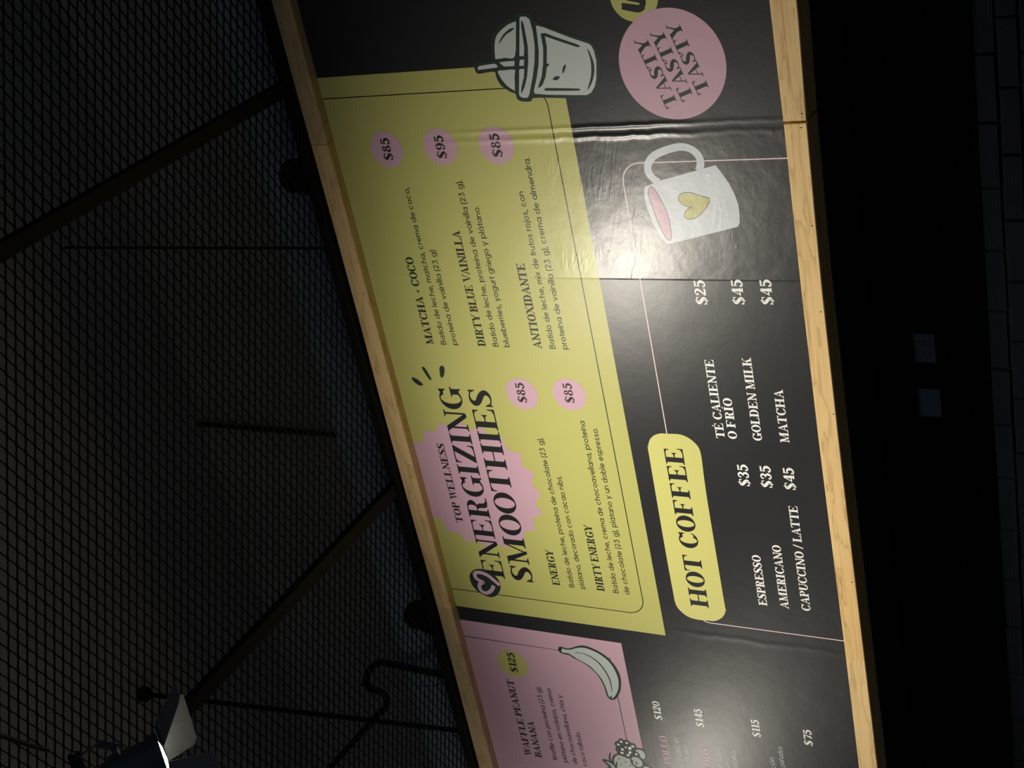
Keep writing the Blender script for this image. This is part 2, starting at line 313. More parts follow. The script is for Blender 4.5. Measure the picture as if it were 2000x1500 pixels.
    if c=='7': return [[(.06,1),(.62,1),(.62,.82),(.1,.82),(.06,.7)]]+[[(.2,0),(.2+S*1.1,0),(.62,.84),(.54,.84)]],.64
    if c=='8': return ring(.34,.76,.25,.25,.25-S*.72,.25-h,0,360,22)+ring(.34,.26,.31,.28,.31-S*.85,.28-h,0,360,24),.70
    if c=='9': return ring(.34,.67,.31,.34,.31-S*.85,.34-h)+ribbon(cr([(.60,.66,S*.8),(.56,.32,S*.7),(.4,.06,h*1.8),(.18,.03,h*1.5),(.1,.14,h*1.3)],5))+ring(.14,.18,.08,.08,.001,.001,0,360,12),.70
    raise KeyError(c)
def arcp(cx,cy,r,t0,t1,n=12,ry=None):
    ry=ry or r
    return [(cx+r*math.cos(math.radians(t0+(t1-t0)*k/n)),cy+ry*math.sin(math.radians(t0+(t1-t0)*k/n))) for k in range(n+1)]
def sans_glyph(c,w):
    X=.70; r=(X-w)/2; cy=X/2; L=[]; o=w/2
    circ=lambda x:arcp(x,cy,r,0,360,20)
    if c==' ': return [],.36
    base={'á':'a','í':'i','ó':'o','ñ':'n','é':'e'}.get(c,c)
    x=o+.04
    if base=='a': L=[circ(x+r),[(x+2*r,0),(x+2*r,X)]]; A=x+2*r+x
    elif base=='b': L=[circ(x+r),[(x,0),(x,1.03)]]; A=2*r+2*x-.02
    elif base=='c': L=[arcp(x+r,cy,r,48,312,16)]; A=2*r+.10+o
    elif base=='d': L=[circ(x+r),[(x+2*r,0),(x+2*r,1.03)]]; A=x+2*r+x
    elif base=='e': L=[arcp(x+r,cy,r,0,318,18),[(x,cy),(x+2*r+o,cy)]]; A=2*r+2*x-.04
    elif base=='f': L=[[(x+.12,0)]+arcp(x+.12+.15,.88,.15,180,95,6),[(x-.05,X-o),(x+.3,X-o)]]; A=.37
    elif base=='g': L=[circ(x+r),[(x+2*r,X)]+arcp(x+r,-.06,r,0,-150,14,.2)]; A=x+2*r+x
    elif base=='h': L=[[(x,0),(x,1.03)],[(x,X-.27)]+arcp(x+.24,X-.24-o,.24,180,0,12)+[(x+.48,0)]]; A=.48+2*x
    elif base=='i': L=[[(x,0),(x,X)]]; A=2*x
    elif base=='j': L=[[(x+.06,X),(x+.06,-.1)]+arcp(x-.04,-.12,.1,0,-90,5)]; A=2*x+.06
    elif base=='l': L=[[(x,0),(x,1.03)]]; A=2*x
    elif base=='m': L=[[(x,0),(x,X)],[(x,X-.25)]+arcp(x+.2,X-.2-o,.2,180,0,12)+[(x+.4,0)],[(x+.4,X-.25)]+arcp(x+.6,X-.2-o,.2,180,0,12)+[(x+.8,0)]]; A=.8+2*x
    elif base=='n': L=[[(x,0),(x,X)],[(x,X-.27)]+arcp(x+.24,X-.24-o,.24,180,0,12)+[(x+.48,0)]]; A=.48+2*x
    elif base=='o': L=[circ(x+r)]; A=2*r+2*x-.02
    elif base=='p': L=[circ(x+r),[(x,-.28),(x,X)]]; A=2*r+2*x-.02
    elif base=='q': L=[circ(x+r),[(x+2*r,-.28),(x+2*r,X)]]; A=x+2*r+x
    elif base=='r': L=[[(x,0),(x,X)],[(x,X-.25)]+arcp(x+.2,X-.22-o,.2,180,80,7,.22)]; A=.36
    elif base=='s': L=[cr([(x+.36,X-.14),(x+.28,X-o),(x+.14,X-o),(x+.04,X-.14),(x+.1,X-.27),(x+.26,X-.38),(x+.38,.19),(x+.3,.06),(x+.17,o),(x,.14)],4)]; A=.38+2*x
    elif base=='t': L=[[(x+.12,1.0-.08),(x+.12,.16)]+arcp(x+.25,.16,.13,180,280,6),[(x-.04,X-o),(x+.3,X-o)]]; A=.38
    elif base=='u': L=[[(x,X),(x,.26)]+arcp(x+.23,.26+o-.02,.23,180,360,12)+[(x+.46,X)],[(x+.46,X),(x+.46,0)]]; A=.46+2*x
    elif base=='v': L=[[(x-.02,X),(x+.24,0),(x+.5,X)]]; A=.48+2*x
    elif base=='x': L=[[(x-.02,X),(x+.44,0)],[(x+.44,X),(x-.02,0)]]; A=.42+2*x
    elif base=='y': L=[[(x-.02,X),(x+.24,.02)],[(x+.5,X),(x+.14,-.28)]]; A=.46+2*x
    elif base=='z': L=[[(x,X-o),(x+.42,X-o),(x,o),(x+.42,o)]]; A=.42+2*x
    elif base=='B': L=[[(x,0),(x,1)],[(x,1-o),(x+.26,1-o)]+arcp(x+.28,.755,.2,90,-90,10)+[(x,.53)],[(x,.53),(x+.28,.53)]+arcp(x+.32,.29,.24,90,-90,10)+[(x,o)]]; A=.66+x
    elif base=='W': L=[[(x-.02,1),(x+.24,0),(x+.5,.9),(x+.76,0),(x+1.02,1)]]; A=1.0+2*x
    elif base=='2': L=[arcp(x+.24,.72,.23,165,-20,12)+[(x+.02,o),(x+.5,o)]]; A=.5+2*x
    elif base=='3': L=[[(x+.02,1-o),(x+.42,1-o),(x+.2,.6)]+arcp(x+.2,.32,.27,85,-150,14)]; A=.5+2*x
    elif base=='(': L=[arcp(x+.26,.38,.26,125,235,10,.78)]; A=.27
    elif base==')': L=[arcp(-.06,.38,.26,55,-55,10,.78)]; A=.27
    elif base==',': L=[[(x+.05,.12),(x-.05,-.18)]]; A=.22
    elif base=='.': L=[[(x,0),(x,.1)]]; A=.2
    else: raise KeyError(c)
    q=[]
    for p in L:
        closed=len(p)>3 and abs(p[0][0]-p[-1][0])<1e-6 and abs(p[0][1]-p[-1][1])<1e-6
        if closed: q+=ribbon(p[:-1],w,True); continue
        run=[p[0]]
        for i in range(1,len(p)):
            run.append(p[i])
            if i<len(p)-1:
                a1=math.atan2(p[i][1]-p[i-1][1],p[i][0]-p[i-1][0]); a2=math.atan2(p[i+1][1]-p[i][1],p[i+1][0]-p[i][0]); d=abs((a2-a1+math.pi)%(2*math.pi)-math.pi)
                if d>.8: q+=ribbon(run,w); run=[p[i]]
        q+=ribbon(run,w)
    m=A*.5
    if base in 'ij' and c!='í': q+=rect(x-o*1.25+(.06 if base=='j' else 0),.86,x+o*1.25+(.06 if base=='j' else 0),.86+w*1.2)
    if c in 'áíóé': q+=[[(m-.05,.80),(m+.03,.80),(m+.16,1.0),(m+.05,1.0)]]
    if c=='ñ': q+=ribbon(cr([(m-.16,.82),(m-.06,.89),(m+.06,.84),(m+.16,.9)],4),w*.9)
    return q,A+.035
def text_polys(s,x0,z0,cap,width=None,font='serif',S=.22,h=.05,w=.1,ang=0.):
    cur=0; Q=[]
    for ch in s:
        g,a=serif_glyph(ch,S,h) if font=='serif' else sans_glyph(ch,w)
        Q+=[[(px+cur,py) for px,py in p] for p in g]; cur+=a
    cur-=.05
    k=cap if width is None else width/cur
    ca,sa=math.cos(ang),math.sin(ang)
    return [[(x0+ca*px*k-sa*py*cap,z0+sa*px*k+ca*py*cap) for px,py in p] for p in Q],k/cap

ART={"cup_out": [[-1.3549, 2.9092], [-1.3474, 2.8998], [-1.3459, 2.8812], [-1.3439, 2.8281], [-1.2941, 2.818], [-1.2528, 2.8054], [-1.233, 2.7904], [-1.2188, 2.7709], [-1.198, 2.7368], [-1.1875, 2.7052], [-1.1851, 2.6859], [-1.1706, 2.6754], [-1.1672, 2.6631], [-1.1704, 2.6293], [-1.1762, 2.6191], [-1.1999, 2.6099], [-1.2071, 2.6], [-1.2356, 2.5434], [-1.2668, 2.4652], [-1.2925, 2.3894], [-1.3114, 2.3737], [-1.3402, 2.3625], [-1.3914, 2.3637], [-1.4551, 2.3811], [-1.5035, 2.407], [-1.5182, 2.4295], [-1.5194, 2.4581], [-1.5096, 2.571], [-1.5045, 2.6721], [-1.5159, 2.6864], [-1.5174, 2.7104], [-1.5134, 2.7363], [-1.5019, 2.7487], [-1.4842, 2.7507], [-1.475, 2.7696], [-1.4574, 2.7956], [-1.4389, 2.8124], [-1.4114, 2.8211], [-1.3895, 2.8266], [-1.3939, 2.8896], [-1.3903, 2.904], [-1.3765, 2.9098]], "cup_dome": [[-1.2013, 2.6924], [-1.203, 2.6869], [-1.2399, 2.6951], [-1.3349, 2.7206], [-1.3375, 2.7625], [-1.3397, 2.8031], [-1.3346, 2.8079], [-1.29, 2.8006], [-1.2592, 2.7891], [-1.2395, 2.7727], [-1.223, 2.7483], [-1.2094, 2.7218]], "cup_slit": [[-1.2254, 2.6991], [-1.2371, 2.7163], [-1.2448, 2.7356], [-1.2615, 2.7571], [-1.2805, 2.7777], [-1.2708, 2.774], [-1.2486, 2.7541], [-1.2322, 2.7299], [-1.2245, 2.7106]], "cup_straw": [[-1.3692, 2.8959], [-1.3629, 2.8883], [-1.3574, 2.8177], [-1.3597, 2.8107], [-1.3689, 2.8045], [-1.3739, 2.811], [-1.3777, 2.8888], [-1.3795, 2.8953]], "cup_straw2": [[-1.354, 2.7945], [-1.3523, 2.7718], [-1.3517, 2.7272], [-1.3583, 2.7272], [-1.3718, 2.7311], [-1.3725, 2.7467], [-1.3712, 2.7761], [-1.3611, 2.7887]], "cup_dome2": [[-1.388, 2.8083], [-1.3865, 2.7795], [-1.3871, 2.7336], [-1.4108, 2.7389], [-1.468, 2.7501], [-1.4676, 2.756], [-1.453, 2.7766], [-1.429, 2.7952], [-1.4069, 2.8051]], "cup_rim": [[-1.1878, 2.6676], [-1.1836, 2.6624], [-1.1855, 2.6383], [-1.1974, 2.6265], [-1.2452, 2.6225], [-1.3018, 2.6265], [-1.3611, 2.64], [-1.4155, 2.659], [-1.4861, 2.6888], [-1.5017, 2.6996], [-1.5011, 2.7217], [-1.4945, 2.7337], [-1.4836, 2.7351], [-1.3883, 2.7135], [-1.386, 2.7083], [-1.3856, 2.6921], [-1.3923, 2.692], [-1.4185, 2.6992], [-1.4549, 2.7175], [-1.4814, 2.7263], [-1.479, 2.7199], [-1.4557, 2.7029], [-1.414, 2.6836], [-1.3594, 2.6668], [-1.2998, 2.6559], [-1.2505, 2.6553], [-1.2118, 2.6556], [-1.1987, 2.6599], [-1.2009, 2.6642], [-1.2238, 2.6683], [-1.2728, 2.6704], [-1.3039, 2.6728], [-1.3361, 2.6813], [-1.3351, 2.6971], [-1.3336, 2.7003]], "cup_sq": [[-1.3506, 2.702], [-1.3491, 2.6973], [-1.35, 2.6828], [-1.3739, 2.6895], [-1.3732, 2.7085], [-1.3674, 2.7086]], "cup_body": [[-1.2233, 2.6049], [-1.2234, 2.5977], [-1.2322, 2.5711], [-1.249, 2.5348], [-1.2794, 2.4677], [-1.3067, 2.3977], [-1.3155, 2.3883], [-1.3364, 2.3811], [-1.375, 2.3787], [-1.4415, 2.3912], [-1.4721, 2.4039], [-1.4948, 2.4223], [-1.5042, 2.4439], [-1.5007, 2.5115], [-1.4941, 2.6114], [-1.4873, 2.6655], [-1.4764, 2.6676], [-1.4217, 2.6428], [-1.3752, 2.6256], [-1.3236, 2.6132], [-1.272, 2.6081]], "cup_lab": [[-1.2539, 2.5913], [-1.2541, 2.57], [-1.2694, 2.5361], [-1.3065, 2.445], [-1.3122, 2.4363], [-1.3172, 2.4387], [-1.315, 2.4523], [-1.2916, 2.5124], [-1.2653, 2.5751], [-1.3054, 2.5749], [-1.3722, 2.5889], [-1.3723, 2.5788], [-1.3767, 2.5797], [-1.3865, 2.5918], [-1.4239, 2.6054], [-1.4521, 2.623], [-1.4633, 2.637], [-1.4637, 2.6458], [-1.4564, 2.6428], [-1.4229, 2.6226], [-1.3712, 2.6045], [-1.3094, 2.5915], [-1.2732, 2.5911]], "cup_e1": [[-1.3811, 2.5091], [-1.3901, 2.5109], [-1.4078, 2.5216], [-1.4131, 2.5284], [-1.4099, 2.53], [-1.3919, 2.5241], [-1.382, 2.515]], "cup_e2": [[-1.4348, 2.5765], [-1.4249, 2.5652], [-1.4231, 2.5505], [-1.4275, 2.5442], [-1.4362, 2.5531], [-1.4389, 2.5652]], "cup_l": [[-1.4724, 2.617], [-1.4676, 2.6087], [-1.4765, 2.4782], [-1.4817, 2.4707], [-1.4851, 2.4799], [-1.4781, 2.6109]], "cup_arc": [[-1.3245, 2.4066], [-1.3429, 2.399], [-1.3768, 2.3915], [-1.4102, 2.3937], [-1.4433, 2.4055], [-1.4711, 2.4234], [-1.4847, 2.4379], [-1.4605, 2.4256], [-1.435, 2.4137], [-1.4043, 2.4057], [-1.3684, 2.4025], [-1.3373, 2.4063]], "mug_body": [[-1.8919, 2.2708], [-1.8799, 2.2626], [-1.8771, 2.2482], [-1.8651, 2.2185], [-1.8578, 2.1928], [-1.8146, 2.0148], [-1.8022, 1.9631], [-1.8365, 1.9416], [-1.8783, 1.9181], [-1.92, 1.9033], [-1.9617, 1.8943], [-2.0067, 1.8944], [-2.0368, 1.8983], [-2.0533, 1.9079], [-2.0817, 2.0235], [-2.1233, 2.1951], [-2.1249, 2.2125], [-2.1029, 2.2293], [-2.0464, 2.2544], [-1.9748, 2.2707], [-1.9255, 2.2749]], "mug_handle": [[-1.866, 2.2033], [-1.852, 2.2225], [-1.829, 2.2386], [-1.8019, 2.2403], [-1.7754, 2.2266], [-1.7539, 2.2002], [-1.7362, 2.152], [-1.7266, 2.1085], [-1.7263, 2.0816], [-1.7352, 2.0533], [-1.7534, 2.0324], [-1.7742, 2.0222], [-1.7962, 2.0225], [-1.8224, 2.0322]], "mug_pink": [[-1.8923, 2.2492], [-1.8818, 2.2412], [-1.8927, 2.2292], [-1.9235, 2.2126], [-1.9665, 2.198], [-2.0128, 2.1869], [-2.0624, 2.1855], [-2.0936, 2.1888], [-2.1092, 2.196], [-2.0998, 2.21], [-2.0622, 2.2258], [-2.003, 2.2411], [-1.9504, 2.2511], [-1.9136, 2.2558]], "mug_heart": [[-1.9711, 2.0843], [-1.9694, 2.0976], [-1.9585, 2.1202], [-1.94, 2.1326], [-1.9249, 2.1318], [-1.9145, 2.1195], [-1.9099, 2.0947], [-1.914, 2.0682], [-1.9281, 2.0314], [-1.9361, 2.0072], [-1.966, 2.0189], [-1.9899, 2.0403], [-2.0125, 2.0678], [-2.0208, 2.0963], [-2.0166, 2.1139], [-2.0043, 2.1196], [-1.9891, 2.1127], [-1.977, 2.0988]], "ban_out": [[-4.284, 3.1313], [-4.2773, 3.1238], [-4.2766, 3.1115], [-4.2808, 3.0879], [-4.2773, 3.0678], [-4.2646, 3.0411], [-4.2511, 3.0095], [-4.2469, 2.9799], [-4.2541, 2.9478], [-4.2664, 2.9168], [-4.2852, 2.8847], [-4.3128, 2.8567], [-4.3445, 2.8365], [-4.3855, 2.8226], [-4.4233, 2.8199], [-4.4629, 2.8257], [-4.498, 2.8355], [-4.5287, 2.8505], [-4.5547, 2.8695], [-4.5668, 2.8885], [-4.5644, 2.9049], [-4.547, 2.9162], [-4.5224, 2.9189], [-4.4867, 2.9219], [-4.4497, 2.9319], [-4.4142, 2.9493], [-4.3878, 2.9708], [-4.3651, 2.9978], [-4.3466, 3.0329], [-4.3349, 3.0598], [-4.3227, 3.0768], [-4.3205, 3.0959], [-4.3178, 3.1198], [-4.3114, 3.1308], [-4.2985, 3.1355]], "ban_in": [[-4.2863, 3.1122], [-4.2884, 3.0895], [-4.2844, 3.0644], [-4.2722, 3.0377], [-4.2623, 3.0069], [-4.2606, 2.9777], [-4.2687, 2.9458], [-4.279, 2.9192], [-4.2972, 2.8917], [-4.3201, 2.8675], [-4.3523, 2.8497], [-4.391, 2.8378], [-4.4315, 2.8344], [-4.4712, 2.8403], [-4.5008, 2.8503], [-4.5287, 2.8649], [-4.5484, 2.8804], [-4.5588, 2.8907], [-4.539, 2.8895], [-4.546, 2.8968], [-4.5516, 2.9038], [-4.5344, 2.9091], [-4.5096, 2.9105], [-4.4718, 2.9168], [-4.4354, 2.9292], [-4.4033, 2.9497], [-4.3745, 2.9731], [-4.3541, 3.0054], [-4.339, 3.0363], [-4.3195, 3.0665], [-4.3107, 3.0866], [-4.3105, 3.1171]], "ban_line": [[-4.2996, 3.0431], [-4.2967, 3.0135], [-4.3019, 2.9809], [-4.317, 2.9502], [-4.341, 2.9236], [-4.3729, 2.9033], [-4.4086, 2.8884], [-4.4457, 2.8809], [-4.4844, 2.8808], [-4.5143, 2.8843]], "ber_out": [[-4.8543, 2.9309], [-4.842, 2.9227], [-4.8332, 2.9093], [-4.8197, 2.901], [-4.8145, 2.8902], [-4.8184, 2.8791], [-4.8232, 2.8741], [-4.8157, 2.861], [-4.8191, 2.8498], [-4.8313, 2.8363], [-4.8326, 2.821], [-4.8445, 2.8113], [-4.8581, 2.8098], [-4.8541, 2.7916], [-4.8602, 2.7771], [-4.8814, 2.7671], [-4.9121, 2.7683], [-4.9335, 2.7797], [-4.9518, 2.7769], [-4.9654, 2.7695], [-4.9703, 2.7547], [-4.9941, 2.745], [-5.039, 2.7544], [-5.0977, 2.7994], [-5.143, 2.8865], [-5.1378, 2.9658], [-5.0717, 2.9942], [-5.0387, 3.0084], [-5.0257, 2.9939], [-5.0094, 3.0071], [-4.9869, 3.0241], [-4.9821, 3.0242], [-4.977, 3.0071], [-4.9815, 2.9899], [-4.9825, 2.984], [-4.9608, 2.9831], [-4.9273, 2.9719], [-4.9259, 2.9657], [-4.9582, 2.9716], [-4.9842, 2.9703], [-4.9586, 2.9626], [-4.9366, 2.9497], [-4.9251, 2.9357], [-4.9208, 2.927], [-4.8947, 2.9322], [-4.8851, 2.9315], [-4.8744, 2.9256], [-4.8661, 2.931]], "ber_straw": [[-4.9659, 2.953], [-4.9471, 2.9436], [-4.9319, 2.9289], [-4.9299, 2.9147], [-4.9343, 2.8976], [-4.9411, 2.8751], [-4.9427, 2.8616], [-4.9593, 2.8615], [-4.9775, 2.8578], [-4.991, 2.8444], [-5.0011, 2.8362], [-5.0359, 2.8422], [-5.0924, 2.8777], [-5.0947, 2.938], [-5.0497, 2.952], [-5.0015, 2.9414], [-4.982, 2.9399], [-4.9782, 2.9442], [-5.0044, 2.9539], [-4.9881, 2.956]], "ber_leaf": [[-4.9924, 3.0059], [-4.993, 2.9879], [-5.0073, 2.9665], [-5.0177, 2.9593], [-5.0275, 2.9601], [-5.0309, 2.9747], [-5.0112, 2.9832]], "ber_seed0": [[-4.9616, 2.9309], [-4.9523, 2.9237], [-4.95, 2.9177], [-4.9593, 2.9249]], "ber_seed1": [[-4.9692, 2.8983], [-4.9652, 2.8912], [-4.9681, 2.8854], [-4.9721, 2.8924]], "ber_seed2": [[-4.9951, 2.9249], [-4.9868, 2.9179], [-4.9854, 2.912], [-4.9937, 2.9191]], "ber_seed3": [[-4.9877, 2.8734], [-4.9833, 2.8667], [-4.9859, 2.8612], [-4.9903, 2.8679]], "ber_b1": [[-4.8778, 2.819], [-4.8694, 2.8078], [-4.8678, 2.79], [-4.8763, 2.7759], [-4.8938, 2.7701], [-4.9108, 2.773], [-4.9218, 2.7797], [-4.9261, 2.7882], [-4.9181, 2.7946], [-4.9131, 2.8035], [-4.9028, 2.7998], [-4.892, 2.8039], [-4.8845, 2.8123]], "ber_b2": [[-4.9384, 2.853], [-4.9272, 2.8451], [-4.9227, 2.8306], [-4.9247, 2.8133], [-4.9382, 2.8], [-4.956, 2.7952], [-4.9712, 2.7997], [-4.9839, 2.8136], [-4.9848, 2.8275], [-4.9786, 2.8422], [-4.9659, 2.8489], [-4.9459, 2.8444], [-4.9461, 2.8504]], "ber_mark": [[-4.9529, 2.8388], [-4.9573, 2.8268], [-4.9642, 2.826], [-4.9728, 2.8373]], "ber_b3": [[-4.9858, 2.7963], [-4.9753, 2.7867], [-4.9731, 2.7668], [-4.985, 2.7572], [-5.0181, 2.7665], [-5.0277, 2.8073]], "ber_h0": [[-4.8385, 2.8838], [-4.8418, 2.8884], [-4.8411, 2.8944], [-4.8369, 2.8985], [-4.8315, 2.8981], [-4.8282, 2.8935], [-4.8289, 2.8874], [-4.8332, 2.8834]], "ber_h1": [[-4.8614, 2.9041], [-4.8645, 2.9084], [-4.8638, 2.9141], [-4.8599, 2.9179], [-4.8549, 2.9175], [-4.8518, 2.9132], [-4.8525, 2.9075], [-4.8564, 2.9037]], "ber_h2": [[-4.8396, 2.854], [-4.8427, 2.8582], [-4.8422, 2.8636], [-4.8383, 2.8671], [-4.8334, 2.8667], [-4.8304, 2.8625], [-4.8309, 2.8571], [-4.8347, 2.8536]], "ber_h3": [[-4.8558, 2.8226], [-4.8591, 2.8273], [-4.8582, 2.8337], [-4.8538, 2.838], [-4.8484, 2.8378], [-4.8452, 2.8331], [-4.846, 2.8267], [-4.8504, 2.8224]], "ber_h4": [[-4.8697, 2.8666], [-4.8734, 2.8704], [-4.8736, 2.8746], [-4.8703, 2.8767], [-4.8653, 2.8755], [-4.8616, 2.8717], [-4.8614, 2.8675], [-4.8647, 2.8654]], "ber_h5": [[-4.8729, 2.8416], [-4.8794, 2.8481], [-4.8798, 2.8553], [-4.8741, 2.8589], [-4.8655, 2.8568], [-4.8591, 2.8503], [-4.8586, 2.8431], [-4.8643, 2.8395]], "ber_h6": [[-4.8897, 2.8854], [-4.8933, 2.8903], [-4.8927, 2.8969], [-4.8881, 2.9012], [-4.8823, 2.9007], [-4.8787, 2.8958], [-4.8794, 2.8892], [-4.8839, 2.8849]], "ber_h7": [[-4.9137, 2.8913], [-4.9173, 2.8963], [-4.9165, 2.9031], [-4.9118, 2.9076], [-4.9059, 2.9072], [-4.9024, 2.9022], [-4.9032, 2.8954], [-4.9078, 2.8909]], "ber_h8": [[-4.9014, 2.8479], [-4.9081, 2.8539], [-4.9092, 2.86], [-4.904, 2.8625], [-4.8955, 2.8599], [-4.8889, 2.8539], [-4.8878, 2.8478], [-4.893, 2.8453]], "ber_h9": [[-4.922, 2.8605], [-4.9257, 2.8653], [-4.9252, 2.8714], [-4.9208, 2.8754], [-4.9151, 2.8748], [-4.9114, 2.87], [-4.9119, 2.8638], [-4.9163, 2.8599]], "ber_h10": [[-4.9048, 2.8136], [-4.9079, 2.8176], [-4.9075, 2.8228], [-4.9038, 2.8261], [-4.8989, 2.8256], [-4.8958, 2.8216], [-4.8962, 2.8164], [-4.8999, 2.8131]], "tick0": [[-2.7969, 3.5886], [-2.7935, 3.5807], [-2.8059, 3.5554], [-2.8263, 3.5371], [-2.8331, 3.5389], [-2.835, 3.5568], [-2.8252, 3.5733], [-2.8121, 3.5857]], "tick1": [[-2.7405, 3.5185], [-2.7356, 3.5116], [-2.7397, 3.5033], [-2.7663, 3.4914], [-2.796, 3.4819], [-2.8023, 3.4851], [-2.8011, 3.4927], [-2.7761, 3.5065]], "tick2": [[-2.7329, 3.4205], [-2.7249, 3.4092], [-2.7303, 3.3982], [-2.7468, 3.3984], [-2.7711, 3.407], [-2.7884, 3.4223], [-2.7783, 3.429], [-2.7541, 3.4269]], "logo_out": [[-3.92, 3.5505], [-3.8893, 3.5372], [-3.8672, 3.5105], [-3.8569, 3.4731], [-3.867, 3.433], [-3.8833, 3.4022], [-3.9175, 3.3832], [-3.9501, 3.3819], [-3.9806, 3.3938], [-4.0113, 3.4202], [-4.0246, 3.4543], [-4.0191, 3.4881], [-3.9991, 3.5225], [-3.9649, 3.5457]], "logo_line": [[-3.9423, 3.3851], [-3.9208, 3.407], [-3.8924, 3.4389], [-3.88, 3.4747], [-3.8828, 3.5045], [-3.8988, 3.5161], [-3.9187, 3.5111], [-3.9324, 3.491], [-3.9381, 3.4787], [-3.9498, 3.4971], [-3.9718, 3.5062], [-3.9956, 3.4982], [-4.0029, 3.4765], [-3.9908, 3.4503], [-3.9671, 3.4293], [-3.9496, 3.4222]], "u_letter": [[-1.1659, 2.2372], [-1.1762, 2.185], [-1.1794, 2.1709], [-1.1755, 2.167], [-1.1714, 2.1696], [-1.165, 2.1928], [-1.1584, 2.2178], [-1.1392, 2.2144], [-1.1454, 2.1409], [-1.1751, 2.1427], [-1.1983, 2.153], [-1.2065, 2.1707], [-1.2044, 2.1899], [-1.1897, 2.2414]], "pill": [[-3.0842, 2.4535], [-3.0418, 2.438], [-3.0168, 2.4124], [-3.0057, 2.3822], [-3.0048, 2.3537], [-3.0041, 2.2927], [-3.0201, 2.2533], [-3.0458, 2.227], [-3.0701, 2.2144], [-3.1029, 2.2111], [-3.1309, 2.2113], [-3.3362, 2.2158], [-3.8734, 2.2135], [-3.9072, 2.2116], [-3.9433, 2.2231], [-3.9699, 2.2463], [-3.9859, 2.2748], [-3.9892, 2.3081], [-3.9909, 2.3681], [-3.9765, 2.4127], [-3.9391, 2.4472], [-3.9018, 2.4565], [-3.8672, 2.4568], [-3.6256, 2.4578], [-3.1127, 2.4541]]}
# ================================================================ structure
W_Y=.50; SLAB=5.5+ZC; TOPZ=3.676
floor=box('floor',(-9,-7,-.1),(4,.9,0),M_['floor']); tag(floor,kind='structure')
ceil=box('ceiling',(-9,-7,SLAB),(4,.9,SLAB+.2),M_['slab']); tag(ceil,kind='structure')
wall=box('wall_back',(-9,W_Y+.003,0),(4,.9,1.60+ZC),M_['mortar']); tag(wall,kind='structure')
wup=box('wall_upper',(-9,W_Y,1.60+ZC),(4,.9,SLAB),M_['upper']); tag(wup,kind='structure')
# brick courses of the lower wall: single bricks where they can be told apart
bh=.083; top=1.441+ZC; bw=.262
def brick_verts(x0,x1,z0,z1,pr):
    c=.006; y0=W_Y-.004-pr; y1=W_Y+.03
    j=[random.uniform(-.0025,.0025) for _ in range(8)]
    V=[(x0+j[0],y1,z0),(x1,y1,z0),(x1,y1,z1),(x0,y1,z1),
       (x0+j[0],y0+c,z0+j[1]),(x1+j[2],y0+c,z0+j[3]),(x1+j[4],y0+c,z1+j[5]),(x0+j[6],y0+c,z1+j[7]),
       (x0+c+j[0],y0,z0+c+j[1]),(x1-c+j[2],y0,z0+c+j[3]),(x1-c+j[4],y0,z1-c+j[5]),(x0+c+j[6],y0,z1-c+j[7])]
    F=[(4,5,9,8),(5,6,10,9),(6,7,11,10),(7,4,8,11),(8,9,10,11),(0,1,5,4),(1,2,6,5),(2,3,7,6),(3,0,4,7)]
    return V,F
RV=[];RF=[];nb=0
for r in range(-1,38):
    z1=top-r*bh-.004; z0=z1-bh+.006
    if z0<0: break
    if r==-1: z1=min(z1,1.575+ZC)
    x=-6.3+(r%2)*bw/2
    while x<.3:
        V,F=brick_verts(x,x+bw-.006,z0,z1,random.uniform(0,.005))
        if 0<=r<=11 and -5.7<x<-1.0 and nb<290: pyd('brick',V,F,M_['brick'],wall); nb+=1
        else:
            k=len(RV); RV+=V; RF+=[tuple(i+k for i in f) for f in F]
        x+=bw
rest=pyd('brickwork',RV,RF,M_['brick'],wall); tag(rest,kind='stuff')
# black soffit between the boxed sign and the wall
so=box('trim_1',(-7.0,.081,1.582+ZC),(.7,W_Y-.001,1.597+ZC),M_['soffit']); tag(so,kind='structure')
# ================================================================ menu board
board=empty('menu_board',(-3.0,0,1.58+ZC)); OFF=Vector((3.0,0,-1.58-ZC))
tag(board,'long black menu board with yellow and pink panels in a pale pine frame','menu board')
def bput(o): 
    o.parent=board; o.matrix_parent_inverse=Matrix.Translation(OFF); return o
XL,XR=-6.9,.6
for a,b in ((XL,-4.09),(-4.09,-2.2805),(-2.2805,-1.636),(-1.636,XR)):
    o=bput(box('vinyl_sheet',(a,0,1.655+ZC),(b-.0006,.02,3.69+ZC),M_['black']))
bput(box('backing_box',(XL,.0201,1.60+ZC),(XR,.079,3.75+ZC),M_['soffit']))
def rail(pts_in,pts_out,wmat,label=None):
    """pts: [(x,z)...] lower/upper edges along x"""
    V=[];F=[];n=len(pts_in)
    for (x,a),(_,b) in zip(pts_in,pts_out):
        lo,hi=min(a,b)+ZC,max(a,b)+ZC; c=.003
        prof=[(-.05,lo+c),(-.05+c,lo),(.08,lo),(.08,hi),(-.05+c,hi),(-.05,hi-c)]
        V+=[(x,y,z) for y,z in prof]
    k=6
    for i in range(n-1):
        for j in range(k): F.append((i*k+j,i*k+(j+1)%k,(i+1)*k+(j+1)%k,(i+1)*k+j))
    F.append(tuple(range(k))[::-1]); F.append(tuple((n-1)*k+j for j in range(k)))
    o=bput(pyd('frame_rail',V,F,wmat)); 
    bm=bmesh.new(); bm.from_mesh(o.data); bmesh.ops.recalc_face_normals(bm,faces=bm.faces[:]); bm.to_mesh(o.data); bm.free()
    return o
def seg(xs,za,zb): return [(x,za(x)) for x in xs],[(x,zb(x)) for x in xs]
itp=lambda T:(lambda x: float(np.interp(x,[p[0] for p in T],[p[1] for p in T])))
